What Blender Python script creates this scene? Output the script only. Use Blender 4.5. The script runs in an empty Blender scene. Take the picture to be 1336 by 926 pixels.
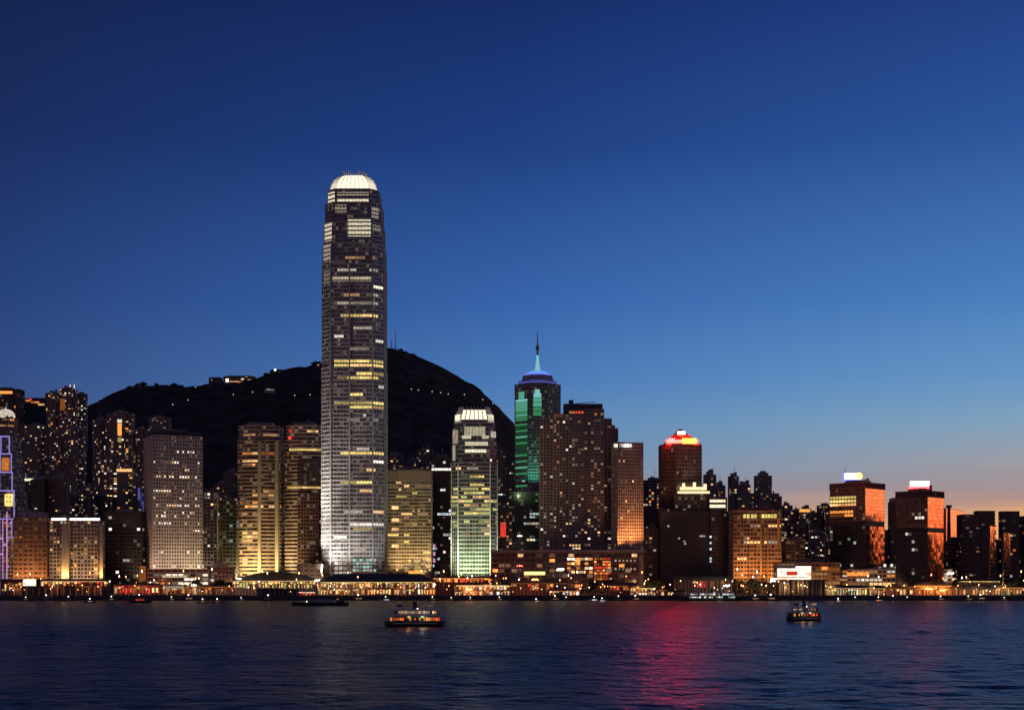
import bpy, math, random, zlib
from mathutils import Vector
R = math.radians
C = bpy.context.scene.collection
sc = bpy.context.scene

# ------------------------------------------------------------------ camera, sky, sun, exposure
F = 1940.0            # focal length in photo pixels (photo is 1336 wide)
CX, HZ, CAMZ = 668.0, 750.0, 22.0
cam_d = bpy.data.cameras.new('camera')
cam = bpy.data.objects.new('camera', cam_d); C.objects.link(cam)
cam.location = (0, 0, CAMZ); cam.rotation_euler = (R(90), 0, 0)
cam_d.sensor_width = 36.0; cam_d.lens = 36.0 * F / 1336.0
cam_d.shift_y = (HZ - 463.0) / 1336.0
cam_d.clip_start = 1.0; cam_d.clip_end = 60000
sc.camera = cam
sc.view_settings.view_transform = 'Standard'
sc.view_settings.look = 'None'
sc.view_settings.exposure = 0.0
sc.view_settings.gamma = 1.0
sc.view_settings.use_curve_mapping = False
sc.render.engine = 'CYCLES'
sc.cycles.max_bounces = 4
sc.cycles.diffuse_bounces = 2
sc.cycles.glossy_bounces = 3
sc.cycles.caustics_reflective = False
sc.cycles.caustics_refractive = False
sc.cycles.sample_clamp_indirect = 6.0
sc.cycles.use_denoising = True

def lin(c):
    return tuple((v/12.92 if v <= 0.04045 else ((v+0.055)/1.055)**2.4) for v in [x/255.0 for x in c])

SUN_AZ = 56.0         # degrees to the right of the view direction; the sun has just set there
world = bpy.data.worlds.new('World'); sc.world = world
world.use_nodes = True
nt = world.node_tree; N = nt.nodes; LK = nt.links
N.clear()
def wn(t, **k):
    n = N.new(t)
    for a, b in k.items(): setattr(n, a, b)
    return n
def wmath(op, a, b=None, clamp=False):
    n = wn('ShaderNodeMath', operation=op); n.use_clamp = clamp
    for i, v in enumerate((a, b)):
        if v is None: continue
        if isinstance(v, (int, float)): n.inputs[i].default_value = v
        else: LK.new(v, n.inputs[i])
    return n.outputs[0]
tc = wn('ShaderNodeTexCoord')
sep = wn('ShaderNodeSeparateXYZ'); LK.new(tc.outputs['Generated'], sep.inputs[0])
sx, sy = math.sin(R(SUN_AZ)), math.cos(R(SUN_AZ))
dot = wmath('ADD', wmath('MULTIPLY', sep.outputs[0], sx), wmath('MULTIPLY', sep.outputs[1], sy))
hyp = wmath('SQRT', wmath('ADD', wmath('MULTIPLY', sep.outputs[0], sep.outputs[0]), wmath('MULTIPLY', sep.outputs[1], sep.outputs[1])))
caz = wmath('DIVIDE', dot, wmath('MAXIMUM', hyp, 1e-4))
# thin streaky cloud low over the horizon wobbles the height at which the colours are read
mp = wn('ShaderNodeMapping'); mp.inputs['Scale'].default_value = (3.0, 3.0, 34.0)
LK.new(tc.outputs['Generated'], mp.inputs[0])
nz = wn('ShaderNodeTexNoise'); nz.inputs['Scale'].default_value = 1.6; nz.inputs['Detail'].default_value = 4.0
LK.new(mp.outputs[0], nz.inputs['Vector'])
lowmask = wmath('SUBTRACT', 1.0, wmath('MULTIPLY', wmath('ABSOLUTE', sep.outputs[2]), 8.0), True)
wob = wmath('MULTIPLY', wmath('MULTIPLY', wmath('SUBTRACT', nz.outputs[0], 0.5), 0.045), lowmask)
zz = wmath('ADD', sep.outputs[2], wob)
zt = wmath('DIVIDE', wmath('MAXIMUM', zz, 0.0), 0.8, True)
def ramp(keys):
    r = wn('ShaderNodeValToRGB'); e = r.color_ramp.elements
    while len(e) > 1: e.remove(e[0])
    for i, (z, c, g) in enumerate(keys):
        el = e[0] if i == 0 else e.new(z/0.8)
        el.position = z/0.8
        l = lin(c); el.color = (l[0]*g, l[1]*g, l[2]*g, 1)
    LK.new(zt, r.inputs[0])
    return r.outputs[0]
SKY = [
 (-0.55, [(0,(150,94,84),1.25),(.06,(142,96,92),1.25),(.14,(114,90,106),1.2),(.24,(74,75,108),1.1),(.36,(40,52,98),1),(.8,(10,17,48),1)]),
 (0.26, [(0,(76,74,98),1),(.045,(68,78,112),1),(.098,(60,82,130),1),(.128,(50,75,132),1),(.178,(37,64,123),1),(.275,(23,43,94),1),(.36,(16,33,77),1),(.8,(9,16,46),1)]),
 (0.56, [(0,(180,150,140),1),(.045,(138,142,160),1),(.07,(112,140,172),1),(.098,(94,137,182),1),(.128,(73,121,182),1),(.178,(53,99,170),1),(.275,(28,62,130),1),(.36,(19,42,102),1),(.8,(9,18,52),1)]),
 (0.80, [(0,(255,170,88),1.1),(.03,(246,178,108),1),(.044,(222,168,124),1),(.056,(168,146,146),1),(.07,(154,156,166),1),(.098,(126,160,188),1),(.128,(98,147,196),1),(.178,(70,124,188),1),(.275,(41,83,154),1),(.36,(27,57,126),1),(.8,(11,22,60),1)]),
 (1.00, [(0,(226,92,52),1.25),(.02,(250,122,70),1.6),(.05,(255,158,104),1.9),(.09,(255,160,100),1.1),(.14,(210,150,120),1),(.2,(130,150,180),1),(.36,(45,80,150),1),(.8,(13,26,66),1)]),
]
prev = ramp(SKY[0][1]); pos = SKY[0][0]
for c1, keys in SKY[1:]:
    mr = wn('ShaderNodeMapRange', interpolation_type='SMOOTHERSTEP' if False else 'LINEAR'); mr.clamp = True
    LK.new(caz, mr.inputs['Value']); mr.inputs['From Min'].default_value = pos; mr.inputs['From Max'].default_value = c1
    mx = wn('ShaderNodeMix', data_type='RGBA'); LK.new(mr.outputs[0], mx.inputs['Factor'])
    LK.new(prev, mx.inputs['A']); LK.new(ramp(keys), mx.inputs['B'])
    prev = mx.outputs['Result']; pos = c1
# a soft mauve bank of cloud low in the afterglow
mp2 = wn('ShaderNodeMapping'); mp2.inputs['Scale'].default_value = (2.2, 2.2, 46.0); mp2.inputs['Location'].default_value = (.3, .1, .45); LK.new(tc.outputs['Generated'], mp2.inputs[0])
nz2 = wn('ShaderNodeTexNoise'); nz2.inputs['Scale'].default_value = 1.3; nz2.inputs['Detail'].default_value = 5.0; LK.new(mp2.outputs[0], nz2.inputs['Vector'])
cl = wmath('MULTIPLY', wmath('SUBTRACT', nz2.outputs[0], .40), 4.5, True)
bd = wmath('SUBTRACT', 1.0, wmath('MULTIPLY', wmath('ABSOLUTE', wmath('SUBTRACT', sep.outputs[2], .052)), 32.0), True)
az = wmath('MULTIPLY', wmath('SUBTRACT', caz, .50), 4.0, True)
azh = wmath('MULTIPLY', wmath('SUBTRACT', 1.02, caz), 7.0, True)
cf = wmath('MULTIPLY', wmath('MULTIPLY', wmath('MULTIPLY', cl, bd), wmath('MULTIPLY', az, azh)), .38, True)
mxc = wn('ShaderNodeMix', data_type='RGBA'); LK.new(cf, mxc.inputs['Factor']); LK.new(prev, mxc.inputs['A']); mxc.inputs['B'].default_value = (*lin((146,120,128)), 1); prev = mxc.outputs['Result']
bg1 = wn('ShaderNodeBackground'); LK.new(prev, bg1.inputs[0]); bg1.inputs[1].default_value = 1.0
skyt = wn('ShaderNodeTexSky', sky_type='NISHITA'); skyt.sun_disc = False
skyt.sun_elevation = R(0.5); skyt.sun_rotation = R(SUN_AZ)
bg2 = wn('ShaderNodeBackground'); LK.new(skyt.outputs[0], bg2.inputs[0]); bg2.inputs[1].default_value = 0.004
add = wn('ShaderNodeAddShader'); LK.new(bg1.outputs[0], add.inputs[0]); LK.new(bg2.outputs[0], add.inputs[1])
out = wn('ShaderNodeOutputWorld'); LK.new(add.outputs[0], out.inputs[0])

sun_d = bpy.data.lights.new('sun', 'SUN'); sun_d.energy = 0.06; sun_d.angle = R(8); sun_d.color = (1, .55, .3)
sun = bpy.data.objects.new('sun', sun_d); C.objects.link(sun)
sun.rotation_euler = (R(90 - 1.5), 0, R(-SUN_AZ + 180))

# ------------------------------------------------------------------ helpers
def wx(px, Y): return (px - CX) * Y / F
def wz(py, Y): return CAMZ + (HZ - py) * Y / F
def rnd_for(s): return random.Random(zlib.crc32(s.encode()))

class MB:
    """collects faces and links them as one mesh object"""
    def __init__(s): s.v = []; s.f = []; s.uv = []; s.has_uv = False
    def quad(s, a, b, c, d, uv=None):
        i = len(s.v); s.v += [tuple(a), tuple(b), tuple(c), tuple(d)]; s.f.append((i, i+1, i+2, i+3))
        s.uv.append(uv or ((0,0),(1,0),(1,1),(0,1)))
    def ngon(s, pts):
        i = len(s.v); s.v += [tuple(p) for p in pts]; s.f.append(tuple(range(i, i+len(pts))))
        s.uv.append(tuple((0.0, 0.0) for _ in pts))
    def box(s, x0, x1, y0, y1, z0, z1):
        s.prism([(x0,y0),(x1,y0),(x1,y1),(x0,y1)], z0, z1)
    def prism(s, poly, z0, z1, poly2=None):
        p2 = poly2 or poly; n = len(poly)
        for i in range(n):
            a, b = poly[i], poly[(i+1)%n]; c, d = p2[(i+1)%n], p2[i]
            s.quad((a[0],a[1],z0),(b[0],b[1],z0),(c[0],c[1],z1),(d[0],d[1],z1))
        s.ngon([(p[0],p[1],z1) for p in p2]); s.ngon([(p[0],p[1],z0) for p in reversed(poly)])
    def cyl(s, x, y, z0, z1, r0, r1=None, n=8):
        r1 = r0 if r1 is None else r1
        a = [(x+r0*math.cos(2*math.pi*k/n), y+r0*math.sin(2*math.pi*k/n)) for k in range(n)]
        b = [(x+r1*math.cos(2*math.pi*k/n), y+r1*math.sin(2*math.pi*k/n)) for k in range(n)]
        s.prism(a, z0, z1, b)
    def ball(s, x, y, z, r, n=8, m=5, sq=1.0):
        rings = []
        for j in range(m+1):
            t = math.pi*j/m
            rings.append([(x+r*math.sin(t)*math.cos(2*math.pi*k/n), y+r*math.sin(t)*math.sin(2*math.pi*k/n), z-r*sq*math.cos(t)) for k in range(n)])
        for j in range(m):
            for k in range(n):
                a, b, c, d = rings[j][k], rings[j][(k+1)%n], rings[j+1][(k+1)%n], rings[j+1][k]
                if j == 0: s.ngon([a, c, d])
                elif j == m-1: s.ngon([a, b, c])
                else: s.quad(a, b, c, d)
    def bar(s, p, q, w):
        p, q = Vector(p), Vector(q); d = (q-p).normalized()
        u = d.cross(Vector((0,0,1)) if abs(d.z) < .9 else Vector((1,0,0))).normalized()*w/2; v = d.cross(u).normalized()*w/2
        A = [p+u+v, p-u+v, p-u-v, p+u-v]; B = [x+(q-p) for x in A]
        for i in range(4): s.quad(A[i], A[(i+1)%4], B[(i+1)%4], B[i])
        s.ngon(B); s.ngon(A[::-1])
    def mesh(s, name, mat, smooth=False):
        me = bpy.data.meshes.new(name); me.from_pydata(s.v, [], s.f)
        ul = me.uv_layers.new(name='UVMap'); k = 0
        for fu in s.uv:
            for t in fu: ul.data[k].uv = t; k += 1
        if mat: me.materials.append(mat)
        if smooth:
            for p in me.polygons: p.use_smooth = True
        me.update(); return me
    def build(s, name, mat, parent=None, smooth=False):
        o = bpy.data.objects.new(name, s.mesh(name, mat, smooth)); C.objects.link(o)
        if parent: o.parent = parent
        return o

def tag(o, label=None, cat=None, group=None, kind=None):
    if label: o['label'] = label
    if cat: o['category'] = cat
    if group: o['group'] = group
    if kind: o['kind'] = kind
    return o
def thing(name, label, cat, loc=(0,0,0), rz=0.0, group=None):
    o = bpy.data.objects.new(name, None); C.objects.link(o)
    o.location = loc; o.rotation_euler = (0, 0, rz); o.empty_display_size = 1
    return tag(o, label, cat, group)
def copy_tree(o, parent=None):
    c = o.copy(); C.objects.link(c); c.parent = parent
    for ch in list(o.children): copy_tree(ch, c)
    return c

# ------------------------------------------------------------------ materials
MATS = {}
def new_mat(name):
    m = bpy.data.materials.new(name); m.use_nodes = True
    return m, m.node_tree, m.node_tree.nodes['Principled BSDF']
def wall_mat(name, col, rough=.8, metal=0.0, var=.25, scale=.06, streak=True):
    m, t, b = new_mat(name)
    tcn = t.nodes.new('ShaderNodeTexCoord'); mpn = t.nodes.new('ShaderNodeMapping')
    mpn.inputs['Scale'].default_value = (1, 1, .18 if streak else 1)
    t.links.new(tcn.outputs['Object'], mpn.inputs[0])
    n = t.nodes.new('ShaderNodeTexNoise'); n.inputs['Scale'].default_value = scale*4; n.inputs['Detail'].default_value = 5
    t.links.new(mpn.outputs[0], n.inputs['Vector'])
    mr = t.nodes.new('ShaderNodeMapRange'); mr.inputs['From Min'].default_value = .3; mr.inputs['From Max'].default_value = .7
    mr.inputs['To Min'].default_value = 1-var; mr.inputs['To Max'].default_value = 1+var
    t.links.new(n.outputs[0], mr.inputs[0])
    mx = t.nodes.new('ShaderNodeVectorMath'); mx.operation = 'SCALE'; mx.inputs[0].default_value = col
    t.links.new(mr.outputs[0], mx.inputs['Scale']); t.links.new(mx.outputs[0], b.inputs['Base Color'])
    b.inputs['Roughness'].default_value = rough; b.inputs['Metallic'].default_value = metal
    MATS[name] = m; return m
def glass_mat(name, col, lit=.12, tint=(1,.72,.42), strength=.25, rough=.18, metal=0.0, spec=.5, var=.5, base=0.0, tint2=None, tilt=0.0):
    """curtain-wall glass; each window cell of the UV grid has its own tone, some rooms behind are dimly lit"""
    m, t, b = new_mat(name)
    uv = t.nodes.new('ShaderNodeUVMap'); fl = t.nodes.new('ShaderNodeVectorMath'); fl.operation = 'FLOOR'
    t.links.new(uv.outputs[0], fl.inputs[0])
    wnn = t.nodes.new('ShaderNodeTexWhiteNoise'); wnn.noise_dimensions = '3D'; t.links.new(fl.outputs[0], wnn.inputs['Vector'])
    sepn = t.nodes.new('ShaderNodeSeparateColor'); t.links.new(wnn.outputs['Color'], sepn.inputs[0])
    mr = t.nodes.new('ShaderNodeMapRange'); mr.inputs['To Min'].default_value = 1-var; mr.inputs['To Max'].default_value = 1+var
    t.links.new(sepn.outputs[0], mr.inputs[0])
    sc1 = t.nodes.new('ShaderNodeVectorMath'); sc1.operation = 'SCALE'; sc1.inputs[0].default_value = col
    t.links.new(mr.outputs[0], sc1.inputs['Scale']); t.links.new(sc1.outputs[0], b.inputs['Base Color'])
    b.inputs['Roughness'].default_value = rough; b.inputs['Metallic'].default_value = metal
    b.inputs['Specular IOR Level'].default_value = spec
    if lit > 0:
        gt = t.nodes.new('ShaderNodeMapRange'); gt.inputs['From Min'].default_value = 1-lit; gt.inputs['From Max'].default_value = 1.0
        gt.inputs['To Min'].default_value = base; gt.inputs['To Max'].default_value = strength
        t.links.new(sepn.outputs[1], gt.inputs[0])
        b.inputs['Emission Color'].default_value = (*tint, 1)
        if tint2:
            mxn = t.nodes.new('ShaderNodeMix'); mxn.data_type = 'RGBA'; t.links.new(sepn.outputs[2], mxn.inputs['Factor'])
            mxn.inputs['A'].default_value = (*tint, 1); mxn.inputs['B'].default_value = (*tint2, 1); t.links.new(mxn.outputs['Result'], b.inputs['Emission Color'])
        t.links.new(gt.outputs[0], b.inputs['Emission Strength'])
    if tilt:      # panes never sit in one exact plane: each catches a slightly different piece of sky
        ge = t.nodes.new('ShaderNodeNewGeometry'); v1 = t.nodes.new('ShaderNodeVectorMath'); v1.operation = 'SUBTRACT'; v1.inputs[1].default_value = (.5,.5,.5)
        t.links.new(wnn.outputs['Color'], v1.inputs[0]); v2 = t.nodes.new('ShaderNodeVectorMath'); v2.operation = 'SCALE'; v2.inputs['Scale'].default_value = tilt; t.links.new(v1.outputs[0], v2.inputs[0])
        v3 = t.nodes.new('ShaderNodeVectorMath'); v3.operation = 'ADD'; t.links.new(ge.outputs['Normal'], v3.inputs[0]); t.links.new(v2.outputs[0], v3.inputs[1])
        v4 = t.nodes.new('ShaderNodeVectorMath'); v4.operation = 'NORMALIZE'; t.links.new(v3.outputs[0], v4.inputs[0]); t.links.new(v4.outputs[0], b.inputs['Normal'])
    m.cycles.emission_sampling = 'NONE'
    MATS[name] = m; return m
def lit_mat(name, col, strength, sampled=False, vary=True, noise=.35):
    m = bpy.data.materials.new(name); m.use_nodes = True; t = m.node_tree
    t.nodes.clear()
    e = t.nodes.new('ShaderNodeEmission'); o = t.nodes.new('ShaderNodeOutputMaterial')
    e.inputs[0].default_value = (*col, 1); e.inputs[1].default_value = strength
    t.links.new(e.outputs[0], o.inputs[0])
    if vary:
        oi = t.nodes.new('ShaderNodeObjectInfo'); tcn = t.nodes.new('ShaderNodeTexCoord')
        n = t.nodes.new('ShaderNodeTexNoise'); n.inputs['Scale'].default_value = .45
        ad = t.nodes.new('ShaderNodeVectorMath'); ad.operation = 'ADD'
        t.links.new(tcn.outputs['Object'], ad.inputs[0]); t.links.new(oi.outputs['Location'], ad.inputs[1])
        t.links.new(ad.outputs[0], n.inputs['Vector'])
        a = t.nodes.new('ShaderNodeMapRange'); a.inputs['To Min'].default_value = .35; a.inputs['To Max'].default_value = 1.3
        t.links.new(oi.outputs['Random'], a.inputs[0])
        bb = t.nodes.new('ShaderNodeMapRange'); bb.inputs['From Min'].default_value = .3; bb.inputs['From Max'].default_value = .7
        bb.inputs['To Min'].default_value = 1-noise; bb.inputs['To Max'].default_value = 1+noise
        t.links.new(n.outputs[0], bb.inputs[0])
        mu = t.nodes.new('ShaderNodeMath'); mu.operation = 'MULTIPLY'
        t.links.new(a.outputs[0], mu.inputs[0]); t.links.new(bb.outputs[0], mu.inputs[1])
        m2 = t.nodes.new('ShaderNodeMath'); m2.operation = 'MULTIPLY'; m2.inputs[1].default_value = strength
        t.links.new(mu.outputs[0], m2.inputs[0]); t.links.new(m2.outputs[0], e.inputs[1])
    m.cycles.emission_sampling = 'FRONT_BACK' if sampled else 'NONE'
    MATS[name] = m; return m

# walls and metals
wall_mat('concrete', (.34,.30,.27)); wall_mat('pale_concrete', (.46,.42,.38)); wall_mat('pink_granite', (.42,.29,.24))
wall_mat('brown_stone', (.27,.19,.14)); wall_mat('dark_stone', (.10,.085,.085)); wall_mat('black_cladding', (.035,.033,.036), .5)
wall_mat('silver_cladding', (.35,.345,.335), .45, .25); wall_mat('grey_cladding', (.28,.28,.29), .6)
wall_mat('tile_rose', (.33,.23,.21)); wall_mat('tile_grey', (.25,.24,.24)); wall_mat('tile_cream', (.42,.37,.30))
wall_mat('roof_dark', (.07,.07,.075), .9); wall_mat('steel', (.30,.30,.31), .5, .6); wall_mat('white_paint', (.75,.74,.70), .6, var=.1)
wall_mat('green_paint', (.03,.10,.06), .5); wall_mat('hull_black', (.02,.02,.022), .45); wall_mat('deck_wood', (.20,.13,.08), .8)
wall_mat('bronze_cladding', (.24,.15,.09), .5, .3); wall_mat('red_brown', (.22,.11,.08)); wall_mat('bark', (.06,.045,.035), .9)
# glass
glass_mat('glass_office', (.035,.04,.045), .22, (1,.75,.45), .16)
glass_mat('glass_dark', (.02,.021,.025), .05, (1,.8,.6), .12)
glass_mat('glass_home', (.03,.028,.03), .13, (1,.42,.18), .26, tint2=(1,.85,.65))
glass_mat('glass_silver', (.12,.12,.12), .26, (1,.80,.52), .10, .2, .0, .8)
glass_mat('glass_green', (.03,.06,.05), .22, (.75,1,.6), .10)
glass_mat('glass_amber', (.05,.035,.02), .40, (1,.52,.16), .16)
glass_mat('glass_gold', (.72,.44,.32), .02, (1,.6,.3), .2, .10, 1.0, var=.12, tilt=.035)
glass_mat('glass_bronze', (.10,.075,.07), .06, (1,.7,.4), .2, .15, .6)
# lights
lit_mat('warm', (1,.56,.23), 1.2); lit_mat('warm_dim', (1,.55,.25), .38); lit_mat('white', (1,.90,.74), 1.15)
lit_mat('white_dim', (1,.86,.70), .42); lit_mat('yellow', (1,.74,.22), .95); lit_mat('orange', (1,.33,.07), 1.15); lit_mat('orange_dim', (1,.30,.07), .4)
lit_mat('red', (1,.07,.04), .9); lit_mat('cool', (.75,.90,1), .9); lit_mat('teal', (.55,.85,.75), .6); lit_mat('lime', (.78,.82,.25), .75)
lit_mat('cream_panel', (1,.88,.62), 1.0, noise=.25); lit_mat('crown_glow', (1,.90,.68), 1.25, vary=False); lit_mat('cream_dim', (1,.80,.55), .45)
for k, (a, c, s_) in enumerate([('led_cyan',(.32,.85,.85),.62),('led_mint',(.17,.68,.45),.52),('led_green',(.09,.50,.20),.42),('led_deep',(.04,.20,.09),.22)]):
    lit_mat(a, c, s_, vary=False)
lit_mat('neon_violet', (.46,.36,1), .62, vary=False); lit_mat('neon_blue', (.22,.25,1), .9, vary=False); lit_mat('neon_pink', (.9,.45,.85), .55, vary=False)
lit_mat('sign_white', (1,.95,.9), 1.9, True, vary=False); lit_mat('streak_red', (1,.0016,.001), 400.0, True, vary=False); lit_mat('terrace_glow', (1,.74,.40), 1.4, vary=False); lit_mat('dim_blue', (.2,.24,1), .33); lit_mat('sign_pink', (1,.30,.30), 2.2, vary=False); lit_mat('sign_crimson', (1,.008,.009), 55.0, True, vary=False); lit_mat('sign_amber', (1,.28,.05), 4.0, True, vary=False)
lit_mat('sign_yellow', (1,.8,.2), 2.2, vary=False); lit_mat('sign_rose', (1,.55,.45), 5.0, True, vary=False); lit_mat('tier_blue', (.16,.22,1), .85, vary=False); lit_mat('tier_pale', (.16,.36,1), .95, vary=False); lit_mat('sign_blue', (.25,.3,1), 1.2, vary=False)
lit_mat('bulb_warm', (1,.52,.20), 4.5, vary=False); lit_mat('bulb_white', (1,.9,.75), 5.0, vary=False); lit_mat('bulb_orange', (1,.36,.10), 5.0, vary=False); lit_mat('bulb_red', (1,.10,.06), 6.0, vary=False)
lit_mat('bulb_far', (1,.8,.6), 1.0, vary=False); lit_mat('bulb_star', (1,.93,.85), 7.0, vary=False)

def screen_mat(name, cols, strength, sc_):
    m = bpy.data.materials.new(name); m.use_nodes = True; t = m.node_tree; t.nodes.clear()
    e = t.nodes.new('ShaderNodeEmission'); o = t.nodes.new('ShaderNodeOutputMaterial'); t.links.new(e.outputs[0], o.inputs[0]); e.inputs[1].default_value = strength
    tcn = t.nodes.new('ShaderNodeTexCoord'); n = noise_chain(t, tcn.outputs['Object'], .22, 3, (.5,1,sc_))
    cr = t.nodes.new('ShaderNodeValToRGB'); el = cr.color_ramp.elements
    for k, (p_, c) in enumerate(cols):
        q_ = el[k] if k < 2 else el.new(p_); q_.position = p_; q_.color = (*c, 1)
    t.links.new(n.outputs[0], cr.inputs[0]); t.links.new(cr.outputs[0], e.inputs[0]); m.cycles.emission_sampling = 'FRONT_BACK'; MATS[name] = m
# ------------------------------------------------------------------ setting: sea, land, hill
def noise_chain(t, coord, scale, detail, scl=(1,1,1)):
    mpn = t.nodes.new('ShaderNodeMapping'); mpn.inputs['Scale'].default_value = scl
    t.links.new(coord, mpn.inputs[0]); n = t.nodes.new('ShaderNodeTexNoise')
    n.inputs['Scale'].default_value = scale; n.inputs['Detail'].default_value = detail
    t.links.new(mpn.outputs[0], n.inputs['Vector']); return n
screen_mat('video_screen', [(.36,(1,.30,.20)),(.43,(1,.72,.55)),(.5,(1,.93,.85)),(.66,(1,.80,.55))], 1.25, 1.2)
m, t, b = new_mat('sea_water')
b.inputs['Base Color'].default_value = (.022, .036, .058, 1); b.inputs['Roughness'].default_value = .30; b.inputs['IOR'].default_value = 1.33
tcn = t.nodes.new('ShaderNodeTexCoord')
n1 = noise_chain(t, tcn.outputs['Object'], .045, 3, (.75,1,1)); n2 = noise_chain(t, tcn.outputs['Object'], .16, 5, (.7,1,1))
n3 = noise_chain(t, tcn.outputs['Object'], .006, 3, (.6,1,1))
b1 = t.nodes.new('ShaderNodeBump'); b1.inputs['Distance'].default_value = 4.0; b1.inputs['Strength'].default_value = 1; t.links.new(n1.outputs[0], b1.inputs['Height'])
b2 = t.nodes.new('ShaderNodeBump'); b2.inputs['Distance'].default_value = 4.5; t.links.new(n2.outputs[0], b2.inputs['Height']); t.links.new(b1.outputs[0], b2.inputs['Normal'])
mr = t.nodes.new('ShaderNodeMapRange'); mr.inputs['From Min'].default_value = .35; mr.inputs['From Max'].default_value = .65; mr.inputs['To Min'].default_value = .55; mr.inputs['To Max'].default_value = 1.0
t.links.new(n3.outputs[0], mr.inputs[0]); t.links.new(mr.outputs[0], b2.inputs['Strength'])
n4 = noise_chain(t, tcn.outputs['Object'], .45, 4, (.75,1,1)); b3 = t.nodes.new('ShaderNodeBump'); b3.inputs['Distance'].default_value = 1.3
t.links.new(n4.outputs[0], b3.inputs['Height']); t.links.new(b2.outputs[0], b3.inputs['Normal'])
t.links.new(b3.outputs[0], b.inputs['Normal'])
MATS['sea_water'] = m
QY = 1296.0; GZ = 4.0
import numpy as np
def lattice(x, y, seed):
    # smooth value noise on whole arrays
    i, j = np.floor(x).astype(np.int64), np.floor(y).astype(np.int64); u, v = x-i, y-j; u = u*u*(3-2*u); v = v*v*(3-2*v)
    def h(a, b_):
        n = (a*374761393 + b_*668265263 + seed*1442695041) & 0xffffffff; n = ((n ^ (n >> 13))*1274126177) & 0xffffffff
        return ((n ^ (n >> 16)) & 0xffff)/65535.0
    return (h(i,j)*(1-u)+h(i+1,j)*u)*(1-v) + (h(i,j+1)*(1-u)+h(i+1,j+1)*u)*v
SX0, SX1, SY0, SY1 = -330.0, 330.0, 190.0, 820.0
gx = np.linspace(SX0, SX1, 331); gy = np.concatenate([np.linspace(SY0, 420, 231), np.linspace(422, SY1, 200)])
X, Y = np.meshgrid(gx, gy); wxx = X + 6*lattice(X/30, Y/30, 5); wyy = Y + 6*lattice(X/26, Y/26, 9)
Z = 1.5*(lattice(wxx/17, wyy/11, 1)-.5) + .95*(1-np.abs(2*lattice(wxx/8.5, wyy/5.2, 2)-1)-.5) + .42*(1-np.abs(2*lattice(X/4.2, Y/2.9, 3)-1)-.5)
Z *= .36*(.55 + .9*lattice(X/90, Y/70, 4))
edge = np.minimum.reduce([(X-SX0)/30, (SX1-X)/30, (Y-SY0)/20, (SY1-Y)/260]); Z = (Z-.06)*np.clip(edge, 0, 1)
mb = MB(); W0 = len(gx); mb.v = [tuple(p) for p in np.stack([X.ravel(), Y.ravel(), Z.ravel()], 1).tolist()]
for j in range(len(gy)-1):
    for i in range(W0-1):
        a = j*W0+i; mb.f.append((a, a+1, a+W0+1, a+W0)); mb.uv.append(((0,0),(1,0),(1,1),(0,1)))
for x0, x1, y0, y1 in [(-9000,9000,-3000,SY0),(-9000,9000,SY1,9000),(-9000,SX0,SY0,SY1),(SX1,9000,SY0,SY1)]: mb.quad((x0,y0,0),(x1,y0,0),(x1,y1,0),(x0,y1,0))
tag(mb.build('sea', MATS['sea_water'], None, True), kind='structure')
wall_mat('paving', (.10,.095,.09), .85, scale=.01, streak=False); wall_mat('quay_stone', (.09,.085,.08), .9)
mb = MB(); mb.box(-4000, 4000, QY+1.2, 2400, -2, GZ); tag(mb.build('quayside_ground', MATS['paving']), kind='structure')
mb = MB(); mb.box(-4000, 4000, QY, QY+1.2, -2, GZ+.4)
for k in range(-120, 121): mb.box(k*12-.5, k*12+.5, QY-.6, QY-.004, -2, GZ-.6)
tag(mb.build('seawall', MATS['quay_stone']), kind='structure')
wall_mat('asphalt', (.05,.05,.05), .9, streak=False)
mb = MB(); mb.quad((-3000,1400,GZ+.004),(3000,1400,GZ+.004),(3000,1416,GZ+.004),(-3000,1416,GZ+.004)); tag(mb.build('harbour_road', MATS['asphalt']), kind='structure')

RIDGE = [(-900,690),(-400,610),(-200,545),(0,521),(30,524),(60,528),(110,534),(130,526),(150,513),(180,503),(215,503),(245,506),(270,501),(300,499),(335,494),(360,486),(400,478),(420,474),(460,464),(505,455),(530,459),(560,472),(590,487),(620,504),(650,531),(672,557),(700,592),(740,618),(800,642),(900,664),(1000,676),(1100,686),(1250,702),(1400,714),(1650,724),(2200,740),(2330,670),(2460,545),(2600,520)]  # rise beyond the right frame edge is added to darken the mirror reflections
RY = 2900.0
def ridge_py(px):
    for (a, ya), (c, yc) in zip(RIDGE, RIDGE[1:]):
        if a <= px <= c: return ya + (yc-ya)*(px-a)/(c-a)
    return 748
def hsh(i, j):
    n = (i*374761393 + j*668265263) & 0xffffffff; n = ((n ^ (n >> 13))*1274126177) & 0xffffffff
    return ((n ^ (n >> 16)) & 0xffff)/65535.0
def vnoise(x, y):
    i, j = math.floor(x), math.floor(y); u, v = x-i, y-j; u = u*u*(3-2*u); v = v*v*(3-2*v)
    return (hsh(i,j)*(1-u)+hsh(i+1,j)*u)*(1-v) + (hsh(i,j+1)*(1-u)+hsh(i+1,j+1)*u)*v
def terrain(x, Y):
    px = CX + x*F/RY; top = wz(ridge_py(px), RY)
    if Y <= 1750: return GZ-3
    if Y < RY:
        s = ((Y-1750)/(RY-1750)); s = s*s*(3-2*s)*.55 + s**1.6*.45
        h = GZ + (top-GZ)*s; gul = (vnoise(x/160, Y/300)-.5)*46*s*(1-s)*2.4
    else:
        s = max(0, 1-(Y-RY)/1500.0); h = GZ + (top-GZ)*(s*s*(3-2*s)); gul = 0
    return h + gul
mb = MB(); xs = [-2600 + 13*i for i in range(401)]; ys = [1750 + 13*j for j in range(190)]
vid = {}
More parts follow.
